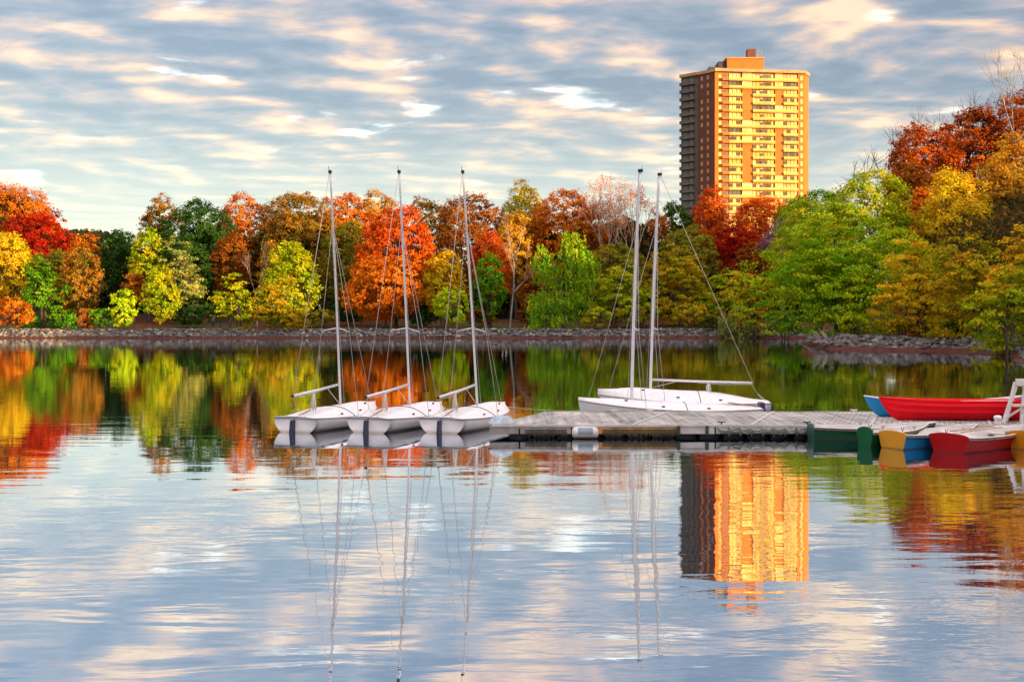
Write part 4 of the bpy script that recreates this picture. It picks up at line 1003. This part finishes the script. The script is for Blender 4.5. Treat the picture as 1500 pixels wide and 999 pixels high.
# ------------------------------------------------------------------ far shore: benches and the walker
def bench(px, Y, label):
    X = (px-750)*Y/F; g = gz(X, Y); r = empty('park_bench', (X, Y, g), 0, label, 'bench', 'benches beside the lake path')
    m = mat('bench_wood', (.06,.07,.09), .7); mm = M_black
    mb = MB(); [mb.box(-.9,.9,-.25+.13*k,-.15+.13*k,.42,.46) for k in range(4)]; mb.build('seat', m, r)
    mb = MB(); [mb.box(-.9,.9,.26,.30,.55+.13*k,.65+.13*k) for k in range(3)]; mb.build('backrest', m, r)
    for x in (-.8,.8):
        for y_ in (-.2,.25): mb = MB(); mb.box(x-.04,x+.04,y_-.03,y_+.03,-.1,.415 if y_ < 0 else .9); mb.build('leg', mm, r)
bench(330, 189, 'dark park bench beside the person under the trees'); bench(556, 186, 'dark park bench below the fiery red-orange tree')

def skin(name, joints, edges, radii, m, parent, sub=1):
    me = bpy.data.meshes.new(name); me.from_pydata(joints, edges, []); o = bpy.data.objects.new(name, me); COL.objects.link(o); o.parent = parent
    s = o.modifiers.new('skin', 'SKIN'); s.use_smooth_shade = True
    for v_, r_ in zip(me.skin_vertices[0].data if me.skin_vertices else [], radii): v_.radius = (r_, r_)
    b = o.modifiers.new('sub', 'SUBSURF'); b.levels = sub; b.render_levels = sub; me.materials.append(m); return o
def person(px, Y):
    X = (px-750)*Y/F; g = gz(X, Y); r = empty('person', (X, Y, g), d2r(20), 'person in a dark blue jacket standing on the far bank under the trees', 'person')
    J = [(0,0,.95),(0,0,1.2),(0,0,1.42),(0,0,1.52),(0,-.01,1.66),(-.1,0,.9),(-.11,-.06,.5),(-.12,.02,.06),(-.12,-.14,.03),(.1,0,.9),(.11,.05,.5),(.12,.14,.06),(.12,0,.03),
         (-.19,0,1.40),(-.25,.03,1.12),(-.24,-.08,.88),(-.24,-.11,.80),(.19,0,1.40),(.25,-.02,1.12),(.24,-.14,.90),(.24,-.17,.82)]
    E = [(0,1),(1,2),(2,3),(3,4),(0,5),(5,6),(6,7),(7,8),(0,9),(9,10),(10,11),(11,12),(2,13),(13,14),(14,15),(15,16),(2,17),(17,18),(18,19),(19,20)]
    Rd = [.14,.13,.13,.055,.10,.09,.062,.045,.04,.09,.062,.045,.04,.06,.048,.036,.035,.06,.048,.036,.035]
    for jj, nm in (([0], 'x'),): pass
    me = bpy.data.meshes.new('body'); me.from_pydata(J, E, []); o = bpy.data.objects.new('body', me); COL.objects.link(o); o.parent = r
    s = o.modifiers.new('skin', 'SKIN'); s.use_smooth_shade = True
    for v_, q in zip(me.skin_vertices[0].data, Rd): v_.radius = (q, q)
    me.skin_vertices[0].data[0].use_root = True
    o.modifiers.new('sub', 'SUBSURF').levels = 1; me.materials.append(mat('skin_tone', (.45,.27,.19), .6))
    def garment(name, ids, grow, m):
        mp_ = {k: i for i, k in enumerate(ids)}
        me = bpy.data.meshes.new(name); me.from_pydata([J[k] for k in ids], [(mp_[a], mp_[b]) for a, b in E if a in mp_ and b in mp_], []); o = bpy.data.objects.new(name, me); COL.objects.link(o); o.parent = r
        o.modifiers.new('skin', 'SKIN').use_smooth_shade = True
        for v_, k in zip(me.skin_vertices[0].data, ids): v_.radius = (Rd[k]+grow, Rd[k]+grow)
        me.skin_vertices[0].data[0].use_root = True; o.modifiers.new('sub', 'SUBSURF').levels = 1; me.materials.append(m)
    garment('jacket', [0,1,2,13,14,15,17,18,19], .03, mat('blue_jacket', (.05,.09,.22), .8)); garment('trousers', [0,5,6,7,9,10,11], .022, mat('dark_trousers', (.03,.03,.05), .8))
    mb = MB(); mb.tube([(0,.02,1.66),(0,.02,1.71),(0,.015,1.76),(0,.01,1.785)], [.115,.112,.085,.03], 12); mb.build('hair', mat('brown_hair', (.05,.03,.02), .7), r, True)
person(312, 188)
